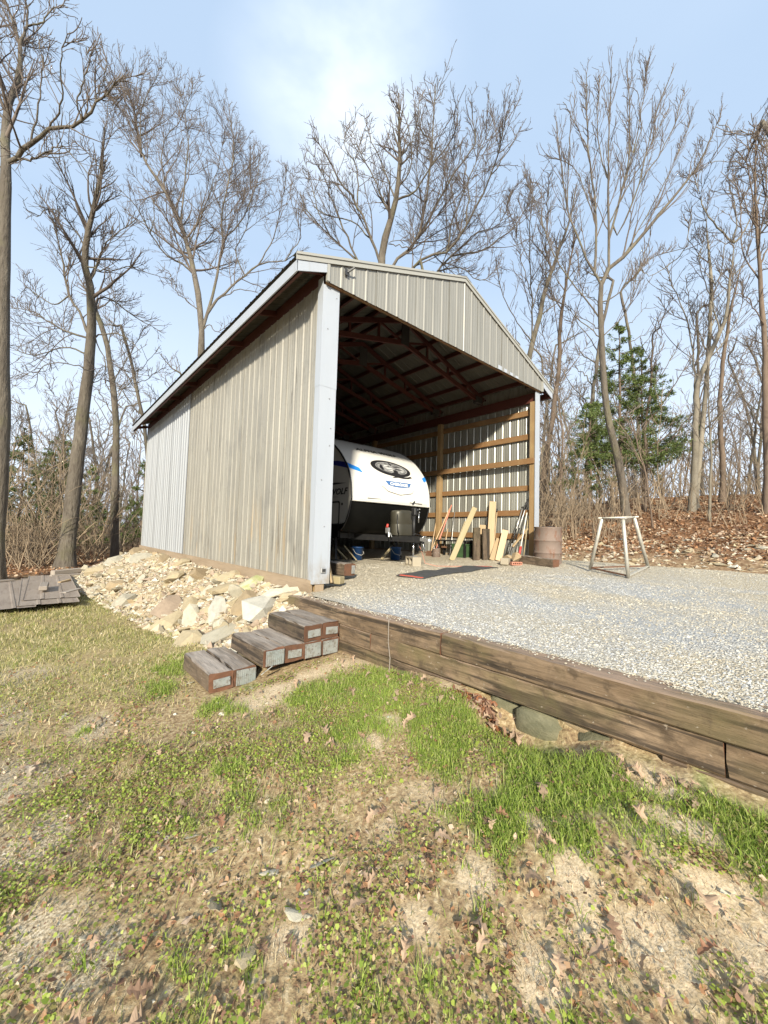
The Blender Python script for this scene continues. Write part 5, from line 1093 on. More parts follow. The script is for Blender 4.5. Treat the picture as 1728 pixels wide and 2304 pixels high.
HERO = [
    ('T1',(-3.77, 10.53, -0.8),[
      ([(0.00,0.00,-0.15),(0.00,0.00,1.60),(-0.03,-0.12,3.69),(-0.17,-0.22,6.57),(-0.28,-0.33,9.45),(-0.33,-0.40,11.03)],0.230,0.104),
      ([(-0.33,-0.40,11.03),(-0.46,-0.02,12.45),(-0.45,0.18,13.56),(-0.31,0.24,14.53),(-0.36,0.49,15.80),(-0.64,0.92,16.90),(-0.88,1.27,17.73)],0.170,0.037),
      ([(-0.36,0.49,15.80),(-0.23,0.48,16.42),(-0.32,0.75,17.54),(-0.42,0.93,18.16)],0.100,0.022),
      ([(-0.23,0.48,16.42),(0.03,0.25,16.55),(0.31,-0.01,17.01),(0.60,-0.26,17.18)],0.060,0.020),
      ([(-0.26,-0.42,11.21),(0.04,-0.91,11.81),(0.50,-1.52,12.12),(0.87,-1.95,12.15),(1.26,-2.46,12.37),(1.40,-2.70,12.64),(1.63,-3.02,12.84),(1.88,-3.39,13.14)],0.150,0.033),
      ([(-0.16,-0.57,11.33),(0.17,-1.08,11.40),(0.54,-1.66,11.44),(0.79,-2.07,11.46)],0.070,0.020),
      ([(0.73,-2.03,11.63),(1.07,-2.37,11.07),(1.35,-2.65,10.62)],0.035,0.020),
      ([(0.14,-1.06,11.92),(0.24,-1.32,12.84),(0.27,-1.51,13.81),(0.15,-1.53,14.44)],0.060,0.020),
      ([(0.55,-1.58,12.11),(0.72,-2.20,12.61),(0.63,-2.61,13.10),(0.73,-3.16,13.50)],0.060,0.020),
      ([(1.07,-2.21,12.24),(1.03,-2.49,12.60),(1.17,-3.12,13.08),(1.09,-3.31,13.32)],0.050,0.020),
      ([(-0.43,0.03,12.82),(-0.71,0.49,13.47),(-1.08,1.14,14.47)],0.090,0.020),
      ([(1.40,-2.70,12.64),(1.52,-2.75,13.36),(1.55,-2.72,13.99)],0.040,0.020),
    ]),
    ('T2',(-2.06, 13.79, -0.78),[
      ([(0.00,0.00,-0.15),(0.00,0.00,0.16),(0.03,-0.10,1.11),(0.09,-0.28,3.01),(0.17,-0.52,5.39),(0.23,-0.72,7.29),(0.23,-0.81,8.62)],0.270,0.122),
      ([(0.23,-0.81,8.62),(0.09,-1.21,9.95),(-0.14,-1.35,10.73),(-0.08,-1.89,11.87),(0.08,-2.58,13.10),(0.06,-3.16,14.37)],0.170,0.037),
      ([(0.18,-0.74,8.24),(-0.17,-0.59,9.24),(-0.48,-0.42,9.87),(-0.70,-0.38,10.95),(-1.08,-0.28,12.47)],0.120,0.026),
      ([(0.11,-0.68,8.14),(-0.40,0.12,8.64),(-0.86,0.80,9.04),(-1.49,1.76,9.69),(-2.13,2.68,9.92)],0.090,0.020),
      ([(0.16,-0.70,7.96),(-0.44,0.15,8.05),(-1.24,1.31,7.87),(-1.86,2.16,8.15),(-2.19,2.62,8.51)],0.070,0.020),
      ([(0.24,-0.92,8.88),(0.39,-0.80,9.87),(0.78,-0.96,9.87),(1.44,-1.15,9.45),(2.19,-1.42,9.11)],0.090,0.020),
      ([(0.28,-0.84,8.34),(0.60,-1.16,8.43),(1.09,-1.67,8.37),(1.61,-2.17,7.75)],0.070,0.020),
      ([(0.37,-0.89,8.06),(0.65,-1.10,7.50),(0.74,-1.12,6.64),(1.08,-1.40,6.37),(1.54,-1.85,7.05)],0.050,0.020),
      ([(-0.48,-0.42,9.87),(-0.82,0.03,9.48),(-1.20,0.44,9.75),(-1.74,1.02,10.27)],0.060,0.020),
      ([(0.12,-1.24,9.95),(0.29,-2.10,10.92),(0.57,-2.71,11.28),(1.02,-3.57,11.57)],0.070,0.020),
      ([(0.02,-1.47,10.74),(0.56,-1.87,10.42),(1.11,-2.32,10.65),(1.69,-2.75,10.42)],0.060,0.020),
      ([(-0.12,-1.53,11.12),(-0.58,-1.43,11.78),(-1.08,-1.23,12.17),(-1.46,-1.03,11.80)],0.060,0.020),
      ([(0.08,-2.58,13.10),(-0.18,-2.09,14.02),(-0.53,-1.58,14.53)],0.050,0.020),
      ([(0.30,-0.74,6.82),(-0.06,-0.75,7.19),(-0.78,-0.57,7.13),(-1.29,-0.52,6.44)],0.050,0.020),
      ([(0.22,-0.64,6.34),(0.70,-0.94,6.88),(1.33,-1.28,6.47)],0.040,0.020),
    ]),
    ('T3',(4.8, 21.52, -0.3),[
      ([(0.00,0.00,-0.15),(0.00,0.00,3.04),(-0.38,-0.15,9.58),(-0.58,-0.15,12.02),(-0.64,-0.20,13.50)],0.340,0.153),
      ([(-0.64,-0.20,13.50),(-0.74,0.54,15.98),(-1.20,1.86,19.61),(-1.58,2.71,21.71),(-2.38,4.07,24.35),(-3.57,5.88,27.36),(-3.81,6.48,29.22),(-4.47,7.88,33.33),(-5.26,9.11,32.72)],0.240,0.053),
      ([(-3.57,5.88,27.36),(-3.92,5.14,30.03),(-3.30,3.85,31.70),(-3.28,3.40,32.73)],0.120,0.026),
      ([(-0.47,-0.34,13.34),(-0.01,0.05,16.07),(0.55,0.55,19.79),(0.64,1.27,23.03),(1.45,1.64,27.64),(1.25,2.60,31.24)],0.220,0.048),
      ([(-0.17,-0.10,15.08),(0.60,-0.32,16.34),(1.59,-0.68,17.68),(2.61,-1.10,18.85),(3.83,-1.67,19.33),(4.91,-2.15,20.35)],0.200,0.044),
      ([(-0.96,1.20,17.77),(-1.58,1.30,18.05),(-2.46,1.49,18.24),(-3.40,1.40,19.08),(-4.35,1.09,20.19),(-5.45,0.99,20.91)],0.140,0.031),
      ([(-1.45,2.53,21.50),(-1.45,2.87,24.70),(-1.30,3.07,27.79),(-1.65,3.68,30.94),(-1.96,4.11,32.44)],0.130,0.029),
      ([(-1.20,1.86,19.61),(-0.85,0.03,21.39),(-0.66,-1.62,22.99),(-0.68,-2.85,24.22)],0.110,0.024),
      ([(0.57,0.64,20.21),(1.53,-0.31,22.01),(2.06,-0.93,24.32),(2.19,-1.21,26.79)],0.110,0.024),
      ([(2.61,-1.10,18.85),(3.12,-1.81,20.73),(3.35,-2.29,22.75),(3.43,-2.68,25.08)],0.100,0.022),
      ([(-0.76,0.31,15.01),(-1.76,0.69,15.62),(-2.49,0.91,16.24)],0.080,0.020),
      ([(0.18,-0.15,15.89),(1.22,-1.37,16.31),(2.16,-2.42,16.07),(2.80,-3.24,16.66)],0.080,0.020),
      ([(1.59,-0.68,17.68),(1.24,0.03,19.67),(1.96,-0.12,22.00),(2.19,0.62,27.39)],0.090,0.020),
      ([(3.83,-1.67,19.33),(4.53,-2.78,20.92),(3.69,-2.71,23.22),(3.74,-3.19,24.74)],0.080,0.020),
      ([(-3.40,1.40,19.08),(-3.45,0.74,20.33),(-3.89,0.28,21.73)],0.070,0.020),
      ([(-2.38,4.07,24.35),(-2.61,4.61,27.85),(-1.55,3.99,30.48),(-1.04,3.79,33.11)],0.100,0.022),
      ([(-0.26,-0.34,13.92),(0.13,-0.68,13.43),(0.70,-1.27,14.01)],0.090,0.020),
      ([(-1.88,0.80,15.45),(-2.25,1.50,17.14),(-2.88,2.33,18.13)],0.060,0.020),
    ]),
    ('T4',(10.35, 11.04, 0.36),[
      ([(0.00,0.00,-0.15),(0.00,0.00,7.52),(-0.26,-0.10,12.09),(-0.37,-0.19,14.48),(-0.31,-0.34,15.94)],0.330,0.149),
      ([(-0.31,-0.34,15.94),(-0.26,-1.03,17.45),(-0.35,-1.36,18.40),(-0.75,-1.78,20.13),(-1.21,-2.14,21.76)],0.220,0.048),
      ([(-0.45,-0.09,14.11),(-1.03,-0.06,15.72),(-1.91,0.20,17.27),(-2.86,0.60,18.43),(-3.50,0.81,19.45),(-4.06,1.07,19.99)],0.170,0.037),
      ([(-1.04,0.42,13.98),(-1.25,0.79,14.84),(-1.77,1.54,15.74),(-2.26,2.21,16.55),(-2.88,3.09,17.82),(-3.24,3.71,19.32)],0.150,0.033),
      ([(-1.14,0.62,14.51),(-1.61,0.96,15.61),(-2.02,1.24,16.70),(-2.52,1.58,18.17),(-3.33,2.15,20.36)],0.130,0.029),
      ([(-0.11,-0.35,13.66),(0.12,-0.61,14.59),(0.70,-1.16,15.26),(1.07,-1.54,16.28),(1.24,-1.81,18.13),(1.30,-2.05,20.90),(1.27,-2.23,24.14)],0.200,0.044),
      ([(1.07,-1.54,16.28),(1.43,-2.40,17.40),(1.69,-3.30,18.83),(2.12,-4.24,19.82),(1.60,-4.39,21.13)],0.150,0.033),
      ([(0.50,-0.89,13.87),(0.95,-2.20,14.55),(1.44,-3.27,14.59),(1.53,-4.25,15.41),(1.49,-5.26,16.31),(1.13,-6.22,17.39),(0.69,-6.91,18.19)],0.180,0.040),
      ([(1.30,-2.03,13.50),(2.66,-2.48,15.34),(4.18,-3.16,15.93),(5.90,-3.90,17.63),(6.81,-4.22,19.08),(7.52,-4.46,20.29)],0.150,0.033),
      ([(-0.26,-1.03,17.45),(0.20,-1.95,17.69),(0.39,-2.94,18.60),(0.65,-4.12,19.49),(0.28,-4.60,20.38)],0.130,0.029),
      ([(-0.29,-1.06,17.60),(-0.61,-0.23,19.88),(-0.88,0.39,21.53),(-1.03,0.89,23.21)],0.110,0.024),
      ([(-0.45,-0.47,16.56),(-1.14,-0.35,18.60),(-1.76,-0.07,19.61),(-2.41,0.17,20.93)],0.110,0.024),
      ([(-1.91,0.20,17.27),(-1.60,0.57,19.41),(-1.88,1.40,21.30),(-1.67,1.60,22.71)],0.100,0.022),
      ([(1.53,-4.25,15.41),(1.38,-4.43,16.96),(0.92,-4.35,18.46),(0.71,-4.29,19.06)],0.100,0.022),
      ([(1.44,-3.27,14.59),(2.02,-3.08,16.84),(3.23,-3.21,19.89),(4.23,-3.35,22.47),(4.87,-3.46,24.07)],0.110,0.024),
      ([(1.31,-5.74,16.87),(1.91,-6.25,17.90),(2.31,-6.60,19.08)],0.070,0.020),
      ([(2.66,-2.48,15.34),(3.24,-3.49,16.23),(3.88,-4.44,16.60),(4.07,-5.30,18.13)],0.100,0.022),
      ([(1.33,-1.99,13.81),(2.70,-2.81,14.52),(3.86,-3.42,13.99),(4.79,-3.98,14.93)],0.090,0.020),
      ([(0.70,-1.16,15.26),(-0.05,-0.32,15.80),(1.04,-1.05,16.16)],0.070,0.020),
      ([(-2.26,2.21,16.55),(-2.60,2.64,17.81),(-2.94,3.15,19.95),(-3.22,3.53,21.26)],0.090,0.020),
      ([(-0.58,-1.62,19.45),(-0.10,-2.16,20.48),(-0.05,-2.41,22.26)],0.090,0.020),
      ([(1.30,-2.05,20.90),(0.49,-1.79,21.68),(-0.03,-1.88,22.82)],0.080,0.020),
      ([(-1.03,-0.06,15.72),(-1.81,0.76,16.72),(-2.98,1.98,17.28),(-3.47,2.52,18.69)],0.090,0.020),
      ([(-0.27,-1.28,18.04),(-0.16,-2.03,18.89),(-0.97,-2.43,20.36),(-1.75,-2.28,20.78)],0.090,0.020),
    ]),
    ('T5',(12.65, 0.21, 1.27),[
      ([(0.00,0.00,-0.15),(0.00,0.00,0.41),(-0.16,0.07,1.46),(-0.30,0.13,2.26),(-0.61,0.30,3.47),(-0.81,0.39,4.68),(-0.98,0.42,6.29),(-1.10,0.36,8.56)],0.140,0.063),
      ([(-1.17,0.41,8.72),(-1.59,0.86,9.76),(-1.88,1.23,11.36),(-2.00,1.43,13.17),(-2.07,1.58,14.84)],0.090,0.020),
      ([(-1.19,0.44,8.98),(-1.22,0.52,11.30),(-1.39,0.71,13.50),(-1.41,0.78,16.38)],0.100,0.022),
      ([(-1.07,0.33,8.72),(-1.08,0.14,9.88),(-1.47,0.03,12.51),(-1.79,-0.20,15.35)],0.100,0.022),
      ([(-1.09,0.17,9.73),(-0.53,-0.05,11.78),(-0.08,-0.21,13.70),(0.22,-0.06,17.61)],0.085,0.020),
      ([(-0.75,-0.05,10.20),(-0.66,-0.67,11.71),(-0.86,-1.21,13.64),(-0.82,-1.72,14.83)],0.070,0.020),
      ([(-1.06,0.33,8.48),(-0.57,-0.28,9.50),(0.13,-1.13,10.88),(0.80,-1.98,12.32),(1.15,-2.56,13.96)],0.085,0.020),
      ([(-1.01,0.39,7.10),(-1.42,0.93,8.18),(-1.89,1.55,9.38),(-2.22,2.09,11.26),(-2.52,2.59,13.21)],0.060,0.020),
      ([(-1.88,1.23,11.36),(-2.12,1.05,13.68),(-2.13,0.80,15.19)],0.050,0.020),
      ([(-1.39,0.71,13.50),(-1.80,1.19,14.90),(-1.97,1.37,15.37)],0.040,0.020),
      ([(-0.53,-0.05,11.78),(-0.07,-0.44,13.99),(0.27,-0.72,17.03)],0.055,0.020),
      ([(-0.66,-0.67,11.71),(0.57,-1.26,13.80),(1.29,-1.52,15.72)],0.050,0.020),
      ([(-0.57,-0.28,9.50),(1.13,-0.97,12.63),(2.45,-1.49,15.53)],0.050,0.020),
      ([(-1.03,0.38,7.51),(-0.53,0.03,8.15),(0.49,-0.68,9.56),(1.60,-1.47,10.12)],0.050,0.020),
      ([(-1.02,0.43,6.70),(-1.42,0.93,7.16),(-1.81,1.41,7.80),(-2.11,1.78,8.09)],0.045,0.020),
      ([(-0.94,0.38,6.46),(-0.65,-0.29,7.38),(-0.74,-0.61,8.42),(-0.81,-1.04,9.61)],0.045,0.020),
      ([(-1.23,0.52,10.87),(-1.53,0.89,12.22),(-1.80,1.19,12.96),(-2.41,1.84,13.37)],0.050,0.020),
      ([(-1.37,0.07,11.76),(-1.41,0.39,13.67),(-1.06,0.44,16.27)],0.050,0.020),
      ([(-0.27,-0.27,13.10),(-0.11,-0.59,14.28),(-0.37,-0.53,15.43)],0.045,0.020),
      ([(-1.13,0.12,10.26),(-0.68,-0.32,11.77),(-0.21,-0.76,12.95),(0.24,-1.20,14.47)],0.050,0.020),
    ]),
    ('T6',(15.63, -1.04, 1.87),[
      ([(0.00,0.00,-0.31),(-0.03,-0.14,1.95),(-0.12,-0.25,4.55),(0.09,-0.50,5.61),(0.36,-0.81,6.57)],0.130,0.059),
      ([(0.36,-0.81,6.57),(0.54,-1.06,7.62),(0.55,-1.18,8.91),(0.56,-1.30,10.11)],0.100,0.022),
      ([(0.56,-1.30,10.11),(0.36,-0.93,10.67),(0.18,-0.49,11.75),(0.19,-0.18,13.29),(0.04,0.05,13.35)],0.080,0.020),
      ([(0.57,-1.29,10.03),(0.76,-1.60,10.59),(0.81,-1.80,11.22),(0.93,-2.05,11.84),(0.92,-2.18,12.46)],0.070,0.020),
      ([(0.06,-0.16,12.74),(0.24,-0.43,13.44),(0.72,-0.92,13.71),(1.34,-1.51,13.58),(1.85,-1.97,13.02)],0.030,0.020),
      ([(0.55,-1.18,8.91),(0.74,-1.71,9.27),(0.91,-2.13,9.48)],0.050,0.020),
      ([(0.56,-1.30,10.11),(0.51,-1.38,11.12),(0.17,-1.25,12.27),(0.03,-1.21,12.92)],0.060,0.020),
      ([(0.41,-0.87,6.75),(0.20,-0.65,8.10),(-0.09,-0.37,9.37),(0.01,-0.44,10.40)],0.060,0.020),
      ([(-0.12,-0.25,4.55),(0.21,-0.00,6.99),(0.13,0.49,8.95),(0.13,0.71,10.02)],0.090,0.020),
      ([(0.13,0.71,10.02),(-0.16,1.20,9.74),(-0.45,1.61,10.20)],0.040,0.020),
      ([(0.17,0.64,9.91),(0.50,0.17,10.70),(0.43,-0.08,12.25)],0.045,0.020),
      ([(0.09,-0.50,5.61),(0.95,-0.92,6.65),(2.00,-1.35,8.55),(2.05,-1.09,9.84)],0.050,0.020),
    ]),
    ('T7',(14.29, -3.23, 1.6),[
      ([(0.00,0.00,-0.15),(0.00,0.00,0.47),(-0.13,-0.04,2.49),(-0.34,-0.06,5.38),(-0.57,-0.02,7.54)],0.100,0.045),
      ([(-0.57,-0.02,7.54),(-1.10,-0.03,8.76),(-1.62,-0.05,9.90),(-2.14,-0.18,11.25)],0.100,0.022),
      ([(-0.54,-0.02,7.18),(-0.68,0.35,8.43),(-0.44,0.41,10.16),(-0.45,0.62,11.41)],0.050,0.020),
      ([(-1.10,-0.03,8.76),(-2.06,0.04,10.40),(-2.33,0.03,10.92)],0.050,0.020),
      ([(-0.70,-0.02,7.85),(-0.53,-0.34,8.89),(-0.57,-0.52,10.24)],0.060,0.020),
      ([(-0.37,-0.06,5.74),(-1.24,0.20,6.61),(-1.73,0.45,6.66)],0.045,0.020),
      ([(-0.91,-0.03,8.34),(-0.24,-0.19,10.68),(0.19,-0.18,12.86)],0.050,0.020),
    ]),
    ('T8',(16.36, -1.01, 2.01),[
      ([(0.00,0.00,-0.29),(-0.01,-0.12,1.46),(0.03,-0.31,3.71),(0.03,-0.48,5.96),(-0.05,-0.62,8.83)],0.100,0.045),
      ([(-0.05,-0.62,8.83),(0.10,-0.52,10.17),(0.32,-0.43,11.87)],0.060,0.020),
      ([(-0.06,-0.56,8.20),(-0.15,-0.97,9.25),(-0.46,-1.10,10.12)],0.050,0.020),
      ([(-0.00,-0.45,5.96),(-0.49,-0.10,7.48),(-0.76,0.05,9.11)],0.050,0.020),
      ([(-0.02,-0.50,6.85),(0.07,-0.85,7.67),(0.11,-1.26,8.87)],0.045,0.020),
      ([(-0.05,-0.60,8.65),(-0.38,-0.38,9.44),(-0.46,-0.37,10.15)],0.040,0.020),
    ]),
    ('T9',(12.51, 3.93, 1.23),[
      ([(0.00,0.00,-0.15),(0.00,0.00,5.75),(0.02,-0.13,7.42),(0.20,-0.39,8.71),(0.32,-0.58,9.90)],0.160,0.072),
      ([(0.32,-0.58,9.90),(0.74,-0.97,11.74),(1.09,-1.30,13.19),(1.29,-1.50,14.84)],0.080,0.020),
      ([(0.06,-0.21,7.92),(-0.75,-0.58,9.73),(-1.48,-0.88,11.15),(-2.20,-1.40,12.72)],0.080,0.020),
      ([(0.23,-0.42,8.81),(1.42,-0.96,10.20),(2.71,-1.41,12.71)],0.060,0.020),
      ([(-0.65,-0.53,9.50),(-1.43,-0.40,10.96),(-1.81,-0.41,11.90)],0.050,0.020),
      ([(-0.44,-0.39,8.96),(-0.25,-0.76,10.56),(-0.47,-0.86,12.77)],0.050,0.020),
      ([(0.04,-0.17,7.72),(-1.02,0.02,8.60),(-1.77,0.10,9.31),(-2.53,-0.06,10.39)],0.060,0.020),
      ([(0.32,-0.58,9.90),(-0.53,-1.10,11.42),(-1.70,-1.77,13.15)],0.060,0.020),
    ]),
    ('T10',(15.16, 4.49, 1.71),[
      ([(0.00,0.00,-0.15),(0.00,0.00,2.39),(0.10,-0.19,3.83),(0.21,-0.44,6.03),(0.25,-0.58,7.36),(0.18,-0.66,9.33)],0.150,0.068),
      ([(0.18,-0.66,9.33),(-0.14,-1.02,10.73),(-0.39,-1.45,12.06),(-0.76,-1.71,13.23)],0.070,0.020),
      ([(0.24,-0.59,7.69),(0.44,-1.31,9.74),(0.49,-1.80,11.42)],0.060,0.020),
      ([(0.24,-0.53,6.91),(0.19,0.26,9.12),(0.50,0.69,11.44)],0.050,0.020),
      ([(0.21,-0.65,8.79),(0.41,-0.08,11.41),(0.71,0.20,13.49)],0.050,0.020),
      ([(0.23,-0.48,6.25),(0.62,-0.91,7.14),(1.18,-1.42,7.38)],0.040,0.020),
    ]),
    ('T11',(18.4, -1.53, 2.42),[
      ([(0.00,0.00,-0.15),(0.00,0.00,0.21),(-0.07,-0.05,1.74),(-0.27,-0.01,3.64),(-0.31,-0.12,5.55),(-0.25,-0.28,6.99)],0.110,0.050),
      ([(-0.25,-0.28,6.99),(-0.22,-0.44,8.12),(-0.14,-0.66,9.33),(0.05,-0.93,10.26)],0.050,0.020),
      ([(-0.31,-0.12,5.55),(-0.50,0.20,7.08),(-0.52,0.34,8.32)],0.045,0.020),
      ([(-0.29,-0.07,4.60),(0.69,-0.50,5.94),(1.48,-0.86,6.99)],0.045,0.020),
      ([(-0.21,-0.04,3.17),(0.16,-0.53,3.63),(0.44,-1.01,4.36)],0.040,0.020),
    ]),
    ('T12',(-0.33, 15.61, -0.77),[
      ([(0.00,0.00,-0.15),(0.00,0.00,0.09),(-0.15,-0.06,2.76),(-0.27,-0.16,5.54),(-0.53,-0.10,7.75),(-0.89,0.08,9.63),(-1.19,0.28,10.51)],0.170,0.077),
      ([(-1.19,0.28,10.51),(-1.47,0.72,11.40),(-1.85,1.26,12.30)],0.050,0.020),
      ([(-0.53,-0.10,7.75),(-0.02,-0.76,8.84),(0.40,-1.34,9.91)],0.050,0.020),
      ([(-0.35,-0.13,6.09),(-0.90,0.40,7.22),(-1.08,0.57,7.44)],0.050,0.020),
      ([(-0.72,-0.01,8.86),(-0.56,0.15,10.71),(-0.70,0.49,12.22)],0.050,0.020),
    ]),

]
HINFO = {'T1': ('tall bare oak cut by the left edge with a long limb reaching right', 'bark', {}), 'T2': ('mossy-trunked bare oak leaning left beyond the stone pile', 'bark', {}),
 'T3': ('big bare oak with forked trunk rising behind the shed side wall', 'bark', {}), 'T4': ('wide fan-shaped bare oak rising behind the shed roof', 'bark', {}),
 'T5': ('tall slender bare tree with upswept branches above the pipe stand', 'bark', {}), 'T6': ('bare tree with a broken bent top and arching vine', 'bark_pale', {}),
 'T7': ('thin bare tree running up the right edge of the view', 'bark_brown', {}), 'T8': ('pale-trunked tree standing close beside the bent vine-clad one', 'bark_pale', {}),
 'T9': ('bare tree with many steep limbs just right of the shed gable', 'bark', {}), 'T10': ('reddish-brown leaning trunk near the shed right eave', 'bark_brown', {}),
 'T11': ('slim crooked trunk between the pale tree and the right edge', 'bark_brown', {}), 'T12': ('straight bare tree between the mossy oak and the shed rear corner', 'bark', {})}
for key, base, limbs in HERO:
    lab, bk, kw = HINFO[key]; big = key in ('T1', 'T2', 'T3', 'T4')
    n = int(key[1:])
    if big: tr_, cr_ = tree_meshes(limbs, 40+n, base=base, dens=(2.2, 3.2, 4.0) if n in (3, 4) else (3.4, 4.4, 5.2), rmin=(.015, .010, .0082) if n in (3, 4) else (.011, .0075, .0060), jit=.03 if n in (3, 4) else .018)
    elif n == 5: tr_, cr_ = tree_meshes(limbs, 40+n, base=base, dens=(2.6, 2.6, 2.8), lf=(.34, .42, .5), ang=(.45, .5, .5), up=(.24, .18, .12), rmin=(.010, .007, .0058), jit=.012)
    else: tr_, cr_ = tree_meshes(limbs, 40+n, base=base, dens=(3.0, 3.6, 4.0), lf=(.42, .46, .5), rmin=(.011, .008, .0065), barkm=bk, jit=.02)
    t = thing('bare_tree', lab, 'tree', base)
    link('trunk', tr_, t); link('crown', cr_, t)

# ---------------------------------------------------------------- woods: models copied through the background
def wood_model(seed, hgt, r0, lean=.4, nl=9, low=.35, barkm='bark', steep=.55):
    rng = np.random.default_rng(seed); pts = [np.zeros(3)-np.array([0, 0, .25])]; p = np.zeros(3); n = 7
    d = np.array([rng.normal(0, lean*.12), rng.normal(0, lean*.12), 1])
    for i in range(n):
        d = d+np.array([rng.normal(0, .055), rng.normal(0, .055), 0]); dd = d/np.linalg.norm(d); p = p+dd*hgt/n; pts.append(p.copy())
    limbs = [([tuple(q_) for q_ in pts], r0, r0*.15)]
    TP = resample(pts, 40)
    for i in range(nl):
        t = low+(1-low)*(i+rng.random()*.8)/nl; q0 = TP[min(39, int(t*39))]; a = rng.uniform(0, 6.28); ln = hgt*(.42-.28*t)*rng.uniform(.7, 1.3)
        out = np.array([math.cos(a), math.sin(a), 0]); P = [q0]; dv_ = out*math.cos(steep*rng.uniform(.7, 1.4))+np.array([0, 0, 1])*math.sin(steep*1.3)
        for k in range(4):
            dv_ = dv_+rng.normal(0, .16, 3)+np.array([0, 0, .14]); dv_ /= np.linalg.norm(dv_); P.append(P[-1]+dv_*ln/4)
        limbs.append(([tuple(q_) for q_ in P], r0*(1-t)*.55+.014, .010))
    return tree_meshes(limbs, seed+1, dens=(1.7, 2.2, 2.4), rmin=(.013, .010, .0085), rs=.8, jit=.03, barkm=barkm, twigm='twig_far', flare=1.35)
WM = [wood_model(510, 12, .11), wood_model(520, 10, .085, nl=8, low=.3, steep=.8), wood_model(530, 13, .125, nl=11, low=.45), wood_model(540, 9, .07, lean=.7, nl=8, low=.25, barkm='bark_brown', steep=.7), wood_model(550, 10, .08, nl=7, low=.35, barkm='bark_pale'), wood_model(560, 7.5, .055, lean=1.2, nl=7, low=.2, barkm='bark_brown', steep=.6)]
def copy_tree(models, name, x, y, s, rz, label, cat, group, dz=0, parts=('trunk', 'crown')):
    t = thing(name, label, cat, (x, y, float(H(x, y))+dz), rz, group); t.scale = (s, s, s)
    for nm, m in zip(parts, models):
        c_ = link(nm, m, t)
        if nm in ('twigs', 'stems'): c_['kind'] = 'stuff'
    return t
spots = []
def scatter(n, xr, yr, mind, test, seed):
    r = random.Random(seed); tries = 0; out = []
    while len(out) < n and tries < 20000:
        tries += 1; x, y = r.uniform(*xr), r.uniform(*yr)
        if not test(x, y): continue
        if any((x-a)**2+(y-b)**2 < mind*mind for a, b in spots): continue
        spots.append((x, y)); out.append((x, y))
    return out
for _, b, _l in HERO: spots.append((b[0], b[1]))
camd = lambda x, y: math.hypot(x-CAM[0], y-CAM[1])
bear = lambda x, y: math.degrees(math.atan2(x-CAM[0], y-CAM[1]))      # compass bearing from the viewpoint
clear = lambda x, y: not (-1.5 < x < 8.5 and -3 < y < 15)
LB = {'L': 'tree in the thicket left of the shed', 'B': 'tree in the woods behind the shed', 'R': 'tree on the leafy slope right of the shed'}
KINDS = ['tall grey bare', 'spreading grey bare', 'tallest straight bare', 'brown leaning bare', 'pale-barked bare', 'spindly brown bare']
GB = {'L': 'woods left of the shed', 'B': 'woods behind the shed', 'R': 'woods on the slope right of the shed'}
k = 0
for key, n, xr, yr, mind, test in (
    ('L', 50, (-12, 3), (15.5, 40), 1.1, lambda x, y: bear(x, y) < 17 and camd(x, y) > 21),
    ('B', 26, (-2, 40), (15, 48), 2.2, lambda x, y: 17 <= bear(x, y) < 58 and camd(x, y) > 26 and clear(x, y)),
    ('R', 58, (11, 42), (-8, 26), 1.0, lambda x, y: 58 <= bear(x, y) < 98 and camd(x, y) > 16)):
    for x, y in scatter(n, xr, yr, mind, test, 900+n):
        k += 1; m = WM[k % len(WM)]
        far_ = 'farther back' if camd(x, y) > {'L': 27, 'B': 34, 'R': 24}[key] else 'nearer'
        copy_tree(m, 'woodland_tree', x, y, random.uniform(.55, .95) if key == 'L' else random.uniform(.7, 1.1), random.uniform(0, 6.28), KINDS[k % len(WM)]+' '+LB[key]+', '+far_+' one', 'tree', GB[key])
# brush: thin bare stems
def brush_model(seed, n, hgt, spread):
    rng = np.random.default_rng(seed); P = []; R = []
    for i in range(n):
        p = np.array([rng.normal(0, spread), rng.normal(0, spread), -.1]); d = np.array([rng.normal(0, .28), rng.normal(0, .28), 1.]); Q = [p]; ln = hgt*rng.uniform(.5, 1.15)
        for k_ in range(7):
            d = d+rng.normal(0, .13, 3); d /= np.linalg.norm(d); p = p+d*ln/7; Q.append(p)
        P.append(Q); R.append(np.linspace(rng.uniform(.010, .022), .006, 8))
    P = np.array(P); R = np.array(R)
    a, ra = sub(P, R, rng, 3.0, .2, .38, .75, .12, 6, .2, .6, .0065, .2, 1.2); b, rb = sub(a, ra, rng, 4, .1, .4, .7, .05, 4, .22, .6, .005, .1, .5)
    st = npmesh('stems', *tubes(P, R, 5), [MAT['brush']], smooth=True)
    V, F = join([tubes(a, ra, 4), tubes(b, rb, 3)]); return st, npmesh('twigs', V, F, [MAT['brush']], smooth=True)
BM = [brush_model(600, 10, 2.8, .45), brush_model(610, 13, 2.1, .6), brush_model(620, 8, 4.2, .35), brush_model(630, 15, 1.6, .7)]
BK = ['medium', 'broad', 'tall thin', 'low dense']
BW = lambda x, y: ' left of the stand' if bear(x, y) < 70 else ' behind the stand' if bear(x, y) < 78 else ' right of the stand' if bear(x, y) < 87 else ' near the right edge'
BL = {'L': ('bare tan brush at the foot of the woods on the left', 'brush left of the shed'), 'R': ('bare tan brush on the slope', 'brush on the slope'), 'B': ('bare brush behind the steel drum', 'brush by the shed wall')}
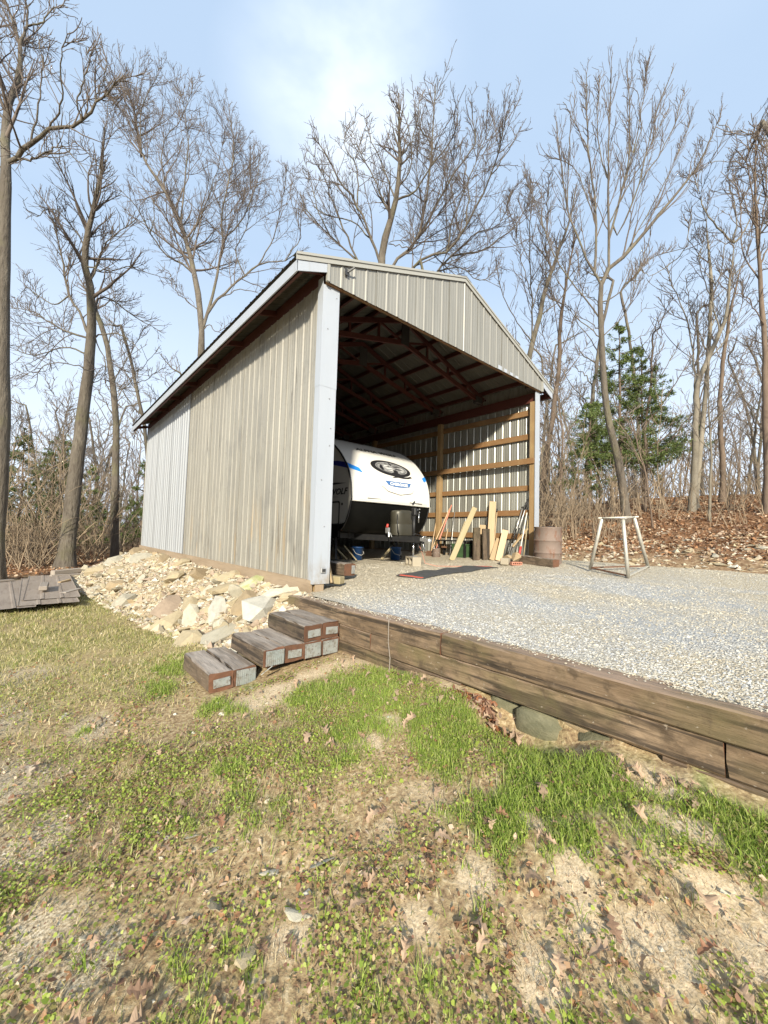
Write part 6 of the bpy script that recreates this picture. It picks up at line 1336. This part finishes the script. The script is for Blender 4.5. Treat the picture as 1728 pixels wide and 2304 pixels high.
for key, n, xr, yr, mind, test in (
    ('L', 95, (-9, 4), (13.5, 34), .5, lambda x, y: bear(x, y) < 15 and (x < -2 or y > 16) and camd(x, y) > 17),
    ('B', 22, (8.9, 14), (.8, 8), .5, lambda x, y: 53 < bear(x, y) < 66),
    ('R', 52, (9.5, 27), (-5.5, 12), .55, lambda x, y: 60 < bear(x, y) < 97 and camd(x, y) > 13.0)):
    for x, y in scatter(n, xr, yr, mind, test, 700+n):
        k += 1; copy_tree(BM[k % 4], 'brush', x, y, (random.uniform(.9, 1.5) if key == 'L' else random.uniform(.7, 1.15))*(.62 if key == 'R' and camd(x, y) < 16 else 1), random.uniform(0, 6.28), BK[k % 4]+' '+BL[key][0]+(BW(x, y) if key == 'R' else ''), 'brush', BL[key][1], 0, ('stems', 'twigs'))
# individual saplings that stand out on the slope
for i, (x, y, s, lab) in enumerate(((12.9, -2.05, .55, 'slender pale sapling standing alone in front of the slope'), (11.6, -.9, .5, 'thin sapling leaning over the leaves behind the pipe stand'), (13.6, -3.5, .5, 'thin crooked sapling near the right edge of the slope'))):
    copy_tree(WM[4 if i == 0 else 5], 'sapling', x, y, s, i*2.1, lab, 'sapling', None)

# evergreen cedars
MAT['cedar_leaf'] = material('cedar_foliage', (.05, .07, .025), .8, 0, island=[(.065, .105, .028), (.12, .17, .045), (.17, .22, .06), (.095, .12, .038)], transl=.25)
def cedar_model(seed, hgt, spread, nb=70, low=.22, nleaf=70, sz=.055):
    rng = np.random.default_rng(seed)
    tz = np.linspace(-.2, hgt, 12); TP = np.stack([np.cumsum(rng.normal(0, .03, 12)), np.cumsum(rng.normal(0, .03, 12)), tz], -1)
    z0 = hgt*(low+(1-low)*rng.random(nb)**.9); a = rng.uniform(0, 6.28, nb); rel = (z0/hgt-low)/(1-low)
    ln = spread*np.clip(1.15*(1-rel)**.75, .12, 1)*rng.uniform(.55, 1.15, nb)
    K = 7; P = np.zeros((nb, K, 3)); P[:, 0] = np.stack([np.interp(z0, tz, TP[:, 0]), np.interp(z0, tz, TP[:, 1]), z0], -1)
    d = np.stack([np.cos(a), np.sin(a), rng.uniform(-.05, .45, nb)], -1)
    for k_ in range(1, K):
        d = d+rng.normal(0, .09, (nb, 3)); d[:, 2] -= .02; d /= np.linalg.norm(d, axis=1, keepdims=True); P[:, k_] = P[:, k_-1]+d*(ln/(K-1))[:, None]
    R = np.linspace(.02, .006, K)[None].repeat(nb, 0)
    S, rs = sub(P, R, rng, 7.5, .18, .36, .75, .03, 4, .15, .6, .005, .1, .6)
    v, f = join([tubes(TP[None], np.linspace(hgt*.013, .015, 12)[None], 8), tubes(P, R, 4)]); trunk = npmesh('trunk', v, f, [MAT['bark_brown']], smooth=True)
    # sprays: narrow triangles clustered along side branches
    M = len(S)*36; idx = rng.integers(0, len(S), M); t = rng.random(M)*3; i = t.astype(int); w = (t-i)[:, None]
    c = S[idx, i]*(1-w)+S[idx, i+1]*w+rng.normal(0, .045, (M, 3)); dr = S[idx, 3]-S[idx, 0]; dr /= np.linalg.norm(dr, axis=1, keepdims=True)+1e-9
    dr = dr+rng.normal(0, .55, (M, 3)); dr /= np.linalg.norm(dr, axis=1, keepdims=True); sd_ = np.cross(dr, rng.normal(size=(M, 3))); sd_ /= np.linalg.norm(sd_, axis=1, keepdims=True)+1e-9
    L_ = sz*rng.uniform(.7, 1.6, M)[:, None]; wd = L_*.28
    V = np.stack([c-dr*L_*.2, c+sd_*wd+dr*L_*.3, c+dr*L_, c-sd_*wd+dr*L_*.3], 1).reshape(-1, 3)
    F = np.arange(M*4).reshape(-1, 4)
    return trunk, npmesh('crown', V, F, [MAT['cedar_leaf']])
CM = [cedar_model(800, 8.6, 2.5, 95), cedar_model(810, 6.5, 2.0, 80, .12), cedar_model(820, 5.0, 1.6, 60, .08)]
for x, y, m, s, lab in ((15.6, 1.35, 0, .95, 'tall dark green cedar on the slope behind the slender tree'), (16.4, .75, 0, .82, 'dark green cedar just right of the tallest one'), (14.6, 2.2, 1, .78, 'smaller green cedar left of the tallest one'),
                        (-3.6, 21.5, 1, .95, 'dark cedar in the thicket at the left edge'), (-2.4, 24, 0, .75, 'tallest dark cedar in the thicket left of the mossy oak'), (-.9, 20.5, 2, .9, 'dark cedar behind the straight tree left of the shed'), (1.2, 19.5, 2, .95, 'bright-edged cedar against the shed rear corner'), (-4.9, 19, 2, 1.0, 'low cedar beyond the roofing sheets'), (-1.8, 28, 1, 1.1, 'distant cedar between the oak and the shed')):
    copy_tree(CM[m], 'cedar_tree', x, y, s, random.uniform(0, 6), lab, 'cedar', 'cedars in the woods')

# the woods go on out of sight: one mass of far stems and twigs
def far_woods():
    rng = np.random.default_rng(990); N = 420
    a = np.radians(rng.uniform(-25, 108, N)); d = rng.uniform(40, 85, N); x, y = CAM[0]+d*np.sin(a), CAM[1]+d*np.cos(a)
    P = np.zeros((N, 6, 3)); P[:, 0] = np.stack([x, y, H(x, y)-.3], -1); dv_ = np.stack([rng.normal(0, .06, N), rng.normal(0, .06, N), np.ones(N)], -1); hh = rng.uniform(5, 12, N)
    for k_ in range(1, 6): dv_ = dv_+rng.normal(0, .05, (N, 3)); P[:, k_] = P[:, k_-1]+dv_*(hh/5)[:, None]
    R = np.linspace(1, .2, 6)[None]*rng.uniform(.05, .14, N)[:, None]
    a1, r1 = sub(P, R, rng, 1.3, .12, .33, .8, .15, 6, .18, .5, .04, .8, 4); a2, r2 = sub(a1, r1, rng, 1.0, .1, .42, .7, .08, 4, .2, .6, .03, .5, 2)
    V, F = join([tubes(P, R, 5), tubes(a1, r1, 3), tubes(a2, r2, 3)]); print('far woods', len(F)); return npmesh('far_woods', V, F, [MAT['twig_far']], smooth=True)
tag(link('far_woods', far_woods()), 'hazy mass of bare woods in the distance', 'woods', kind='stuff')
print(COUNT, sum(len(m.polygons) for m in bpy.data.meshes))

# ================================================================== fallen leaves
def leaf_mesh(seed, mk):
    r = random.Random(seed)
    rows = [(0, .008), (.12, .010), (.15, .05), (.22, .15), (.27, .17), (.31, .10), (.36, .09), (.42, .20), (.48, .26), (.53, .22), (.56, .11), (.61, .12), (.67, .24), (.73, .23), (.77, .11), (.84, .13), (.90, .15), (.96, .08), (1.0, .02)]
    V = []; cz, cy_ = r.uniform(.4, 3.4), r.uniform(-.55, .55); tw = r.uniform(-.6, .6)
    for y, w in rows:
        w1, w2 = w*r.uniform(.8, 1.2), w*r.uniform(.8, 1.2); zc = cy_*math.sin(y*3.1)+.05; sk = .04*math.sin(y*9+seed)
        V += [(-w1+sk, y-.5, zc+cz*w1*w1-tw*w1*(y-.5)+r.uniform(-.012, .012)), (sk, y-.5, zc), (w2+sk, y-.5, zc+cz*w2*w2+tw*w2*(y-.5)+r.uniform(-.012, .012))]
    F = [(i*3+k, i*3+k+1, (i+1)*3+k+1, (i+1)*3+k) for i in range(len(rows)-1) for k in range(2)]
    mb = MB(); mb.add(V, F); return mb.mesh('leaf', MAT[mk])
for nm, c in (('leaf_tan', (.36, .25, .165)), ('leaf_brown', (.24, .145, .09)), ('leaf_pale', (.46, .38, .29)), ('leaf_rust', (.27, .135, .075))):
    MAT[nm] = material(nm, c, .7, 0, [(6, U1, .4, .7, tuple(v*.7 for v in c), .7)], objvar=.25, transl=.15)
LM = [leaf_mesh(1, 'leaf_tan'), leaf_mesh(2, 'leaf_tan'), leaf_mesh(3, 'leaf_brown'), leaf_mesh(4, 'leaf_pale'), leaf_mesh(5, 'leaf_rust'), leaf_mesh(6, 'leaf_tan'), leaf_mesh(7, 'leaf_brown'), leaf_mesh(8, 'leaf_pale')]
n = 0
while n < 290:
    a = math.radians(random.uniform(-12, 95)); d = 1.05+3.0*random.random()**1.5; x, y = CAM[0]+d*math.sin(a), CAM[1]+d*math.cos(a)
    if n < 55: x, y = -.37-abs(random.gauss(0, .10)), random.uniform(-4.7, -1.25)          # some gather along the foot of the timbers
    if x > -.36 or (x > -1.75 and y > -1.2): continue
    if n >= 55 and fbm(np.array([x*2.3]), np.array([y*2.3]))[0] < random.uniform(.30, .62): continue
    s = random.uniform(.045, .095)*(1 if random.random() < .8 else 1.25)
    link('leaf', random.choices(LM, (4, 4, 4, 1, 1, 4, 3, .8))[0], GROUND, (x, y, float(H(x, y))+random.uniform(.008, .025)), (random.gauss(0, .28), random.gauss(0, .28), random.uniform(0, 6.28)), (s*random.uniform(.8, 1.2), s, s)); n += 1
def leaf_field(X, Y, Z, S, seed, tilt=.5):
    r = np.random.default_rng(seed); N = len(X)
    b = np.array([(-.35, -.1, .10), (0, -.5, 0), (.35, -.1, .12), (.28, .3, .05), (0, .55, .12), (-.28, .25, .03)])
    P = b[None]*S[:, None, None]*np.stack([r.uniform(.7, 1.2, N), np.ones(N), r.uniform(.4, 2.5, N)], -1)[:, None]
    for ax in (0, 1):
        a = r.normal(0, tilt, N); c, s = np.cos(a)[:, None], np.sin(a)[:, None]; o = 1-ax
        p, z = P[..., o].copy(), P[..., 2].copy(); P[..., o] = p*c-z*s; P[..., 2] = p*s+z*c
    a = r.uniform(0, 6.28, N); c, s = np.cos(a)[:, None], np.sin(a)[:, None]; x, y = P[..., 0].copy(), P[..., 1].copy(); P[..., 0] = x*c-y*s; P[..., 1] = x*s+y*c
    P += np.stack([X, Y, Z], -1)[:, None]
    f = np.array([(0, 1, 4, 5), (1, 2, 3, 4)]); return P.reshape(-1, 3), (f[None]+6*np.arange(N)[:, None, None]).reshape(-1, 4)
MAT['litter'] = material('leaf_litter', (.3, .2, .1), .8, 0, island=[(.25, .135, .07), (.36, .23, .135), (.16, .085, .05), (.44, .31, .20), (.30, .165, .085), (.22, .11, .055), (.50, .38, .27), (.33, .17, .08)], transl=.12)
r_ = np.random.default_rng(61)
def region(n, fn, zone, seed, pre=None):
    r = np.random.default_rng(seed); x, y = fn(r, n)
    if pre is not None: k_ = pre(x, y); x, y = x[k_], y[k_]
    w = zone(x, y, zones(x, y)); k_ = r.random(len(x)) < w; return x[k_], y[k_]
def polar(amin, amax, dmin, dmax, pw=1.0):
    def f(r, n):
        a = np.radians(r.uniform(amin, amax, n)); d = dmin+(dmax-dmin)*r.random(n)**pw; return CAM[0]+d*np.sin(a), CAM[1]+d*np.cos(a)
    return f
parts_ = []
x, y = region(26000, polar(50, 100, 10, 27, .8), lambda x, y, Z: Z[5]*(~((x < 6.6) & (y > 0))), 62); parts_.append((x, y, .085))
x, y = region(15000, polar(-14, 17, 13.5, 30, .8), lambda x, y, Z: Z[5]*.9*(x < -.3), 63); parts_.append((x, y, .085))
x = np.concatenate([p[0] for p in parts_]); y = np.concatenate([p[1] for p in parts_]); S = r_.uniform(.06, .12, len(x))
V, F = leaf_field(x, y, H(x, y)+r_.uniform(.0, .06, len(x)), S, 64)
tag(link('leaf_litter', npmesh('leaf_litter', V, F, [MAT['litter']])), 'brown leaf litter covering the floor of the woods', 'leaf litter', kind='stuff')
x, y = region(15000, polar(-14, 97, .8, 6.0, .95), lambda x, y, Z: ((x < -.4) & ~((x > -1.7) & (y > -1.15)))*np.clip(fbm(x*3.3, y*3.3)*3.2-1.15, 0, 1)*(1-.75*Z[1]), 65)
V, F = leaf_field(x, y, H(x, y)+.012, r_.uniform(.010, .034, len(x)), 66, .55)
tag(link('leaf_scraps', npmesh('leaf_scraps', V, F, [MAT['litter']])), 'scraps of dead leaves scattered through the lawn', 'leaf litter', kind='stuff')
nl = 420; yl = r_.normal(-2.93, .10, nl); zl = r_.uniform(-.66, -.47, nl); xl = -.33-.05*r_.random(nl)-.12*np.clip((-.5-zl)/.16, 0, 1)*r_.random(nl)
V, F = leaf_field(xl, yl-.35*np.clip(-.5-zl, 0, 1), zl, r_.uniform(.035, .07, nl), 67, 1.0)
MAT['drift'] = material('drift_leaves', (.3, .2, .1), .75, 0, island=[(.17, .075, .042), (.30, .18, .115), (.09, .042, .026), (.24, .095, .04), (.21, .11, .068), (.36, .25, .175)], transl=.15)
tag(link('leaf_drift', npmesh('leaf_drift', V, F, [MAT['drift']])), 'drift of rusty oak leaves packed under the timber wall', 'leaf litter', kind='stuff')

# ================================================================== grass, weeds
def blades(X, Y, Z, h, w, lean, seed):
    r = np.random.default_rng(seed); N = len(X); a = r.uniform(0, 6.28, N); b = r.uniform(0, 6.28, N)
    side = np.stack([np.cos(a), np.sin(a), np.zeros(N)], -1)*w[:, None]; ld = np.stack([np.cos(b), np.sin(b), np.zeros(N)], -1)*(lean*h)[:, None]
    base = np.stack([X, Y, Z-.008], -1); up = np.array([0, 0, 1.])
    m = base+ld*.3+up*(h*.58)[:, None]; t = base+ld+up*(h*np.sqrt(np.clip(1-lean**2*.6, .1, 1)))[:, None]
    V = np.stack([base-side, base+side, m+side*.75, m-side*.75, t], 1).reshape(-1, 3); i = 5*np.arange(N)[:, None]
    return V, [i+np.array([[0, 1, 2, 3]]), i+np.array([[3, 2, 4]])]
MAT['grass'] = material('green_grass', (.1, .2, .04), .6, 0, island=[(.13, .205, .03), (.22, .315, .05), (.33, .41, .08), (.42, .44, .17)], transl=.35, spec=.3)
MAT['drygrass'] = material('dry_turf', (.3, .28, .12), .75, 0, island=[(.26, .25, .085), (.36, .315, .14), (.47, .40, .21), (.22, .25, .07), (.31, .29, .115), (.56, .48, .30)], transl=.3)
MAT['straw'] = material('straw', (.5, .42, .28), .8, 0, island=[(.24, .17, .10), (.38, .30, .18), (.52, .43, .28), (.30, .19, .12), (.56, .48, .34), (.45, .34, .2)], transl=.2)
MAT['weed'] = material('broadleaf_weeds', (.1, .16, .03), .6, 0, island=[(.23, .31, .045), (.32, .40, .06), (.40, .47, .095), (.18, .21, .04), (.29, .25, .085), (.32, .38, .055), (.46, .51, .14), (.26, .14, .09), (.34, .25, .14)], transl=.35)
onlawn = lambda x, y: (x < -.36) & ~((x > -1.70) & (y > -1.17) & (y < -.2)) & ~((x > -1.15-.10*np.clip(y, 0, 9)) & (y > -.3))
# lush tufts
x, y = region(520000, polar(-14, 98, .8, 6.5, .9), lambda x, y, Z: np.clip(Z[0]**1.2+.035*Z[3], 0, 1), 71, onlawn)
h_ = np.random.default_rng(72).gamma(4, .0090, len(x)); V, F = blades(x, y, H(x, y), h_+.015, np.random.default_rng(73).uniform(.0013, .0028, len(x)), np.random.default_rng(74).uniform(.15, .95, len(x)), 75)
tag(link('green_grass', npmesh('green_grass', V, F, [MAT['grass']])), 'lush green grass tufts below the timber wall', 'grass', kind='stuff'); print('lush', len(x))
# sparse thin grass everywhere and dry turf up the left side
x, y = region(240000, polar(-16, 98, .8, 15, .8), lambda x, y, Z: np.clip(Z[4]*.95+Z[3]*.5+.06, 0, 1)*(1-.85*Z[1])*(1-Z[5]), 76, onlawn)
dist = np.hypot(x-CAM[0], y-CAM[1]); g = np.random.default_rng(77)
V, F = blades(x, y, H(x, y), g.uniform(.02, .055, len(x))+.003*dist, g.uniform(.0012, .0022, len(x))+.0004*dist, g.uniform(.3, 1.0, len(x)), 78)
tag(link('dry_turf', npmesh('dry_turf', V, F, [MAT['drygrass']])), 'short olive and straw-coloured winter turf of the lawn', 'grass', kind='stuff'); print('turf', len(x))
# straw on bare patches
x, y = region(170000, polar(-14, 98, .75, 6.5, 1.2), lambda x, y, Z: np.clip(Z[1]*.45+.45*Z[3]+.2*Z[2], 0, 1)*np.clip(fbm(x*4, y*4)*3-.7, 0, 1), 79, onlawn)
V, F = blades(x, y, H(x, y), g.uniform(.02, .06, len(x)), g.uniform(.0008, .0016, len(x)), g.uniform(.9, 1.25, len(x)), 80)
tag(link('straw', npmesh('straw', V, F, [MAT['straw']])), 'bleached dead grass lying on the bare patches', 'grass', kind='stuff')
# broadleaf weeds: small rounded leaves held just off the soil
x, y = region(560000, polar(-14, 98, .75, 7.5, 1.25), lambda x, y, Z: np.clip(Z[3]*np.clip(fbm(x*5+3, y*5)*5.5-2.1, 0, 1)*.95+Z[0]*.16, 0, 1), 81, onlawn); N_ = len(x)
g = np.random.default_rng(82); S = g.gamma(5, .00085, N_)+.0024; a = g.uniform(0, 6.28, N_)
u = np.stack([np.cos(a), np.sin(a), g.normal(0, .35, N_)], -1)*S[:, None]; v = np.stack([-np.sin(a), np.cos(a), g.normal(0, .35, N_)], -1)*S[:, None]*.85
c = np.stack([x, y, H(x, y)+g.uniform(.004, .034, N_)], -1)
V = np.stack([c-u, c-v*.95, c+u*.75-v*.6, c+u*.75+v*.6, c+v*.95], 1).reshape(-1, 3); F = np.arange(5*N_).reshape(-1, 5)
tag(link('weeds', npmesh('weeds', V, F, [MAT['weed']])), 'low clover-like weeds spread through the lawn', 'weeds', kind='stuff'); print('weeds', N_)

# ================================================================== gravel and pebbles
MAT['gravel_warm'] = material('loose_gravel', (.5, .45, .36), .9, 0, island=[(.42, .365, .27), (.49, .45, .365), (.36, .31, .225), (.45, .40, .305), (.53, .50, .43), (.39, .37, .32), (.47, .415, .31), (.32, .285, .23)], coord='World')
MAT['gravel_cool'] = material('loose_blue_gravel', (.4, .42, .45), .85, 0, island=[(.35, .355, .355), (.42, .42, .41), (.28, .287, .295), (.47, .46, .43), (.38, .382, .38), (.50, .485, .445), (.32, .33, .345), (.43, .40, .335)], coord='World')
def pad_pts(n, seed, cool):
    r = np.random.default_rng(seed); a = np.radians(r.uniform(30, 100, n)); d = 2.1+8.2*r.random(n)**1.15; x, y = CAM[0]+d*np.sin(a), CAM[1]+d*np.cos(a)
    ok = (x > -.06) & (y < 2.2) & (x < 7.3) & ~((y > -.3) & (x < .3)); x, y = x[ok], y[ok]
    w = np.clip((fbm(x*.9+2, y*.5+8)-.40)*6, 0, 1)*sst(-.3, -1.8, y)*sst(6.4, 4.6, x); w = np.maximum(w, sst(-2.6, -4.0, y)*sst(1.6, .7, x)*.8)
    k_ = r.random(len(x)) < (w if cool else 1-.8*w); return x[k_], y[k_]
for nm, seed, cool, n, lab in (('gravel', 91, False, 80000, 'loose cream limestone gravel on the pad'), ('blue_gravel', 92, True, 76000, 'loose blue-grey gravel in the wheel tracks on the pad')):
    x, y = pad_pts(n, seed, cool); s = np.clip(np.exp(np.random.default_rng(seed).normal(-4.98, .34, len(x))), .0035, .016)
    V, F = rock_field(len(x), x, y, G(x, y)+s*.05, s, seed+5)
    tag(link(nm, npmesh(nm, V, F, [MAT['gravel_cool' if cool else 'gravel_warm']])), lab, 'gravel', kind='stuff'); print(nm, len(x))
r_ = np.random.default_rng(191); y = r_.uniform(-5.5, .0, 900); x = np.interp(y, [-8, -4.5, -1.2, .1], [-.15, -.215, -.33, -.345])+.025+.17*r_.random(900)**.45; s = r_.uniform(.004, .011, 900)
V, F = rock_field(900, x, y, -.108+s*.3+np.interp(y, [-2.5, 0.1], [0, -.02]), s, 192); tag(link('spilled_gravel', npmesh('spilled_gravel', V, F, [MAT['gravel_warm']])), 'gravel chips spilled on top of the timber wall', 'gravel', kind='stuff')
x, y = region(9000, polar(-14, 98, .9, 8, .8), lambda x, y, Z: np.clip(Z[2]*.9+.18*Z[1]+.06+.5*np.exp(-((x+1.2)/.7)**2-((y+1.25)/.35)**2), 0, 1), 93, onlawn)
s = np.clip(np.exp(np.random.default_rng(94).normal(-4.7, .5, len(x))), .003, .035); V, F = rock_field(len(x), x, y, H(x, y)+s*.2, s, 95)
tag(link('pebbles', npmesh('pebbles', V, F, [MAT['rubble_mix']])), 'small pale pebbles strewn over the soil', 'pebbles', kind='stuff')
x, y = region(2600, lambda r, n: (r.uniform(6.4, 12, n), r.uniform(-5, 1.5, n)), lambda x, y, Z: np.clip(1.2-np.abs(x-8.2)/3, .05, 1)*(G(x, y) < H(x, y)+.02), 96)
s = np.clip(np.exp(np.random.default_rng(97).normal(-3.5, .55, len(x))), .01, .10); V, F = rock_field(len(x), x, y, H(x, y)+s*.15, s, 98)
tag(link('slope_stones', npmesh('slope_stones', V, F, [MAT['rubble_mix']])), 'pale stones littering the dirt at the foot of the slope', 'stones', kind='stuff')
for i in range(46):                                                   # larger stones one can pick out on the dirt
    x, y = random.uniform(6.9, 11.0), random.uniform(-4.6, .2); s = random.uniform(.09, .26)
    link('stone', random.choice(smesh[random.choice(['stone_pale', 'stone_cream', 'stone_tan'])]), GROUND, (x, y, float(max(H(x, y), G(x, y) if x < 7.2 else -9))+s*.04), (random.gauss(0, .2), random.gauss(0, .2), random.uniform(0, 6)), (s*1.5, s, s*.8))
for i in range(34):                                                   # and on the lawn
    a = math.radians(random.uniform(-12, 40)); d = random.uniform(1.5, 7); x, y = CAM[0]+d*math.sin(a), CAM[1]+d*math.cos(a)
    if not bool(onlawn(np.array(x), np.array(y))): continue
    s = random.uniform(.03, .085)
    link('stone', random.choice(smesh[random.choice(['stone_pale', 'stone_pale', 'stone_cream'])]), GROUND, (x, y, float(H(x, y))+s*.12), (random.gauss(0, .3), random.gauss(0, .3), random.uniform(0, 6)), (s*1.5, s, s*.8))
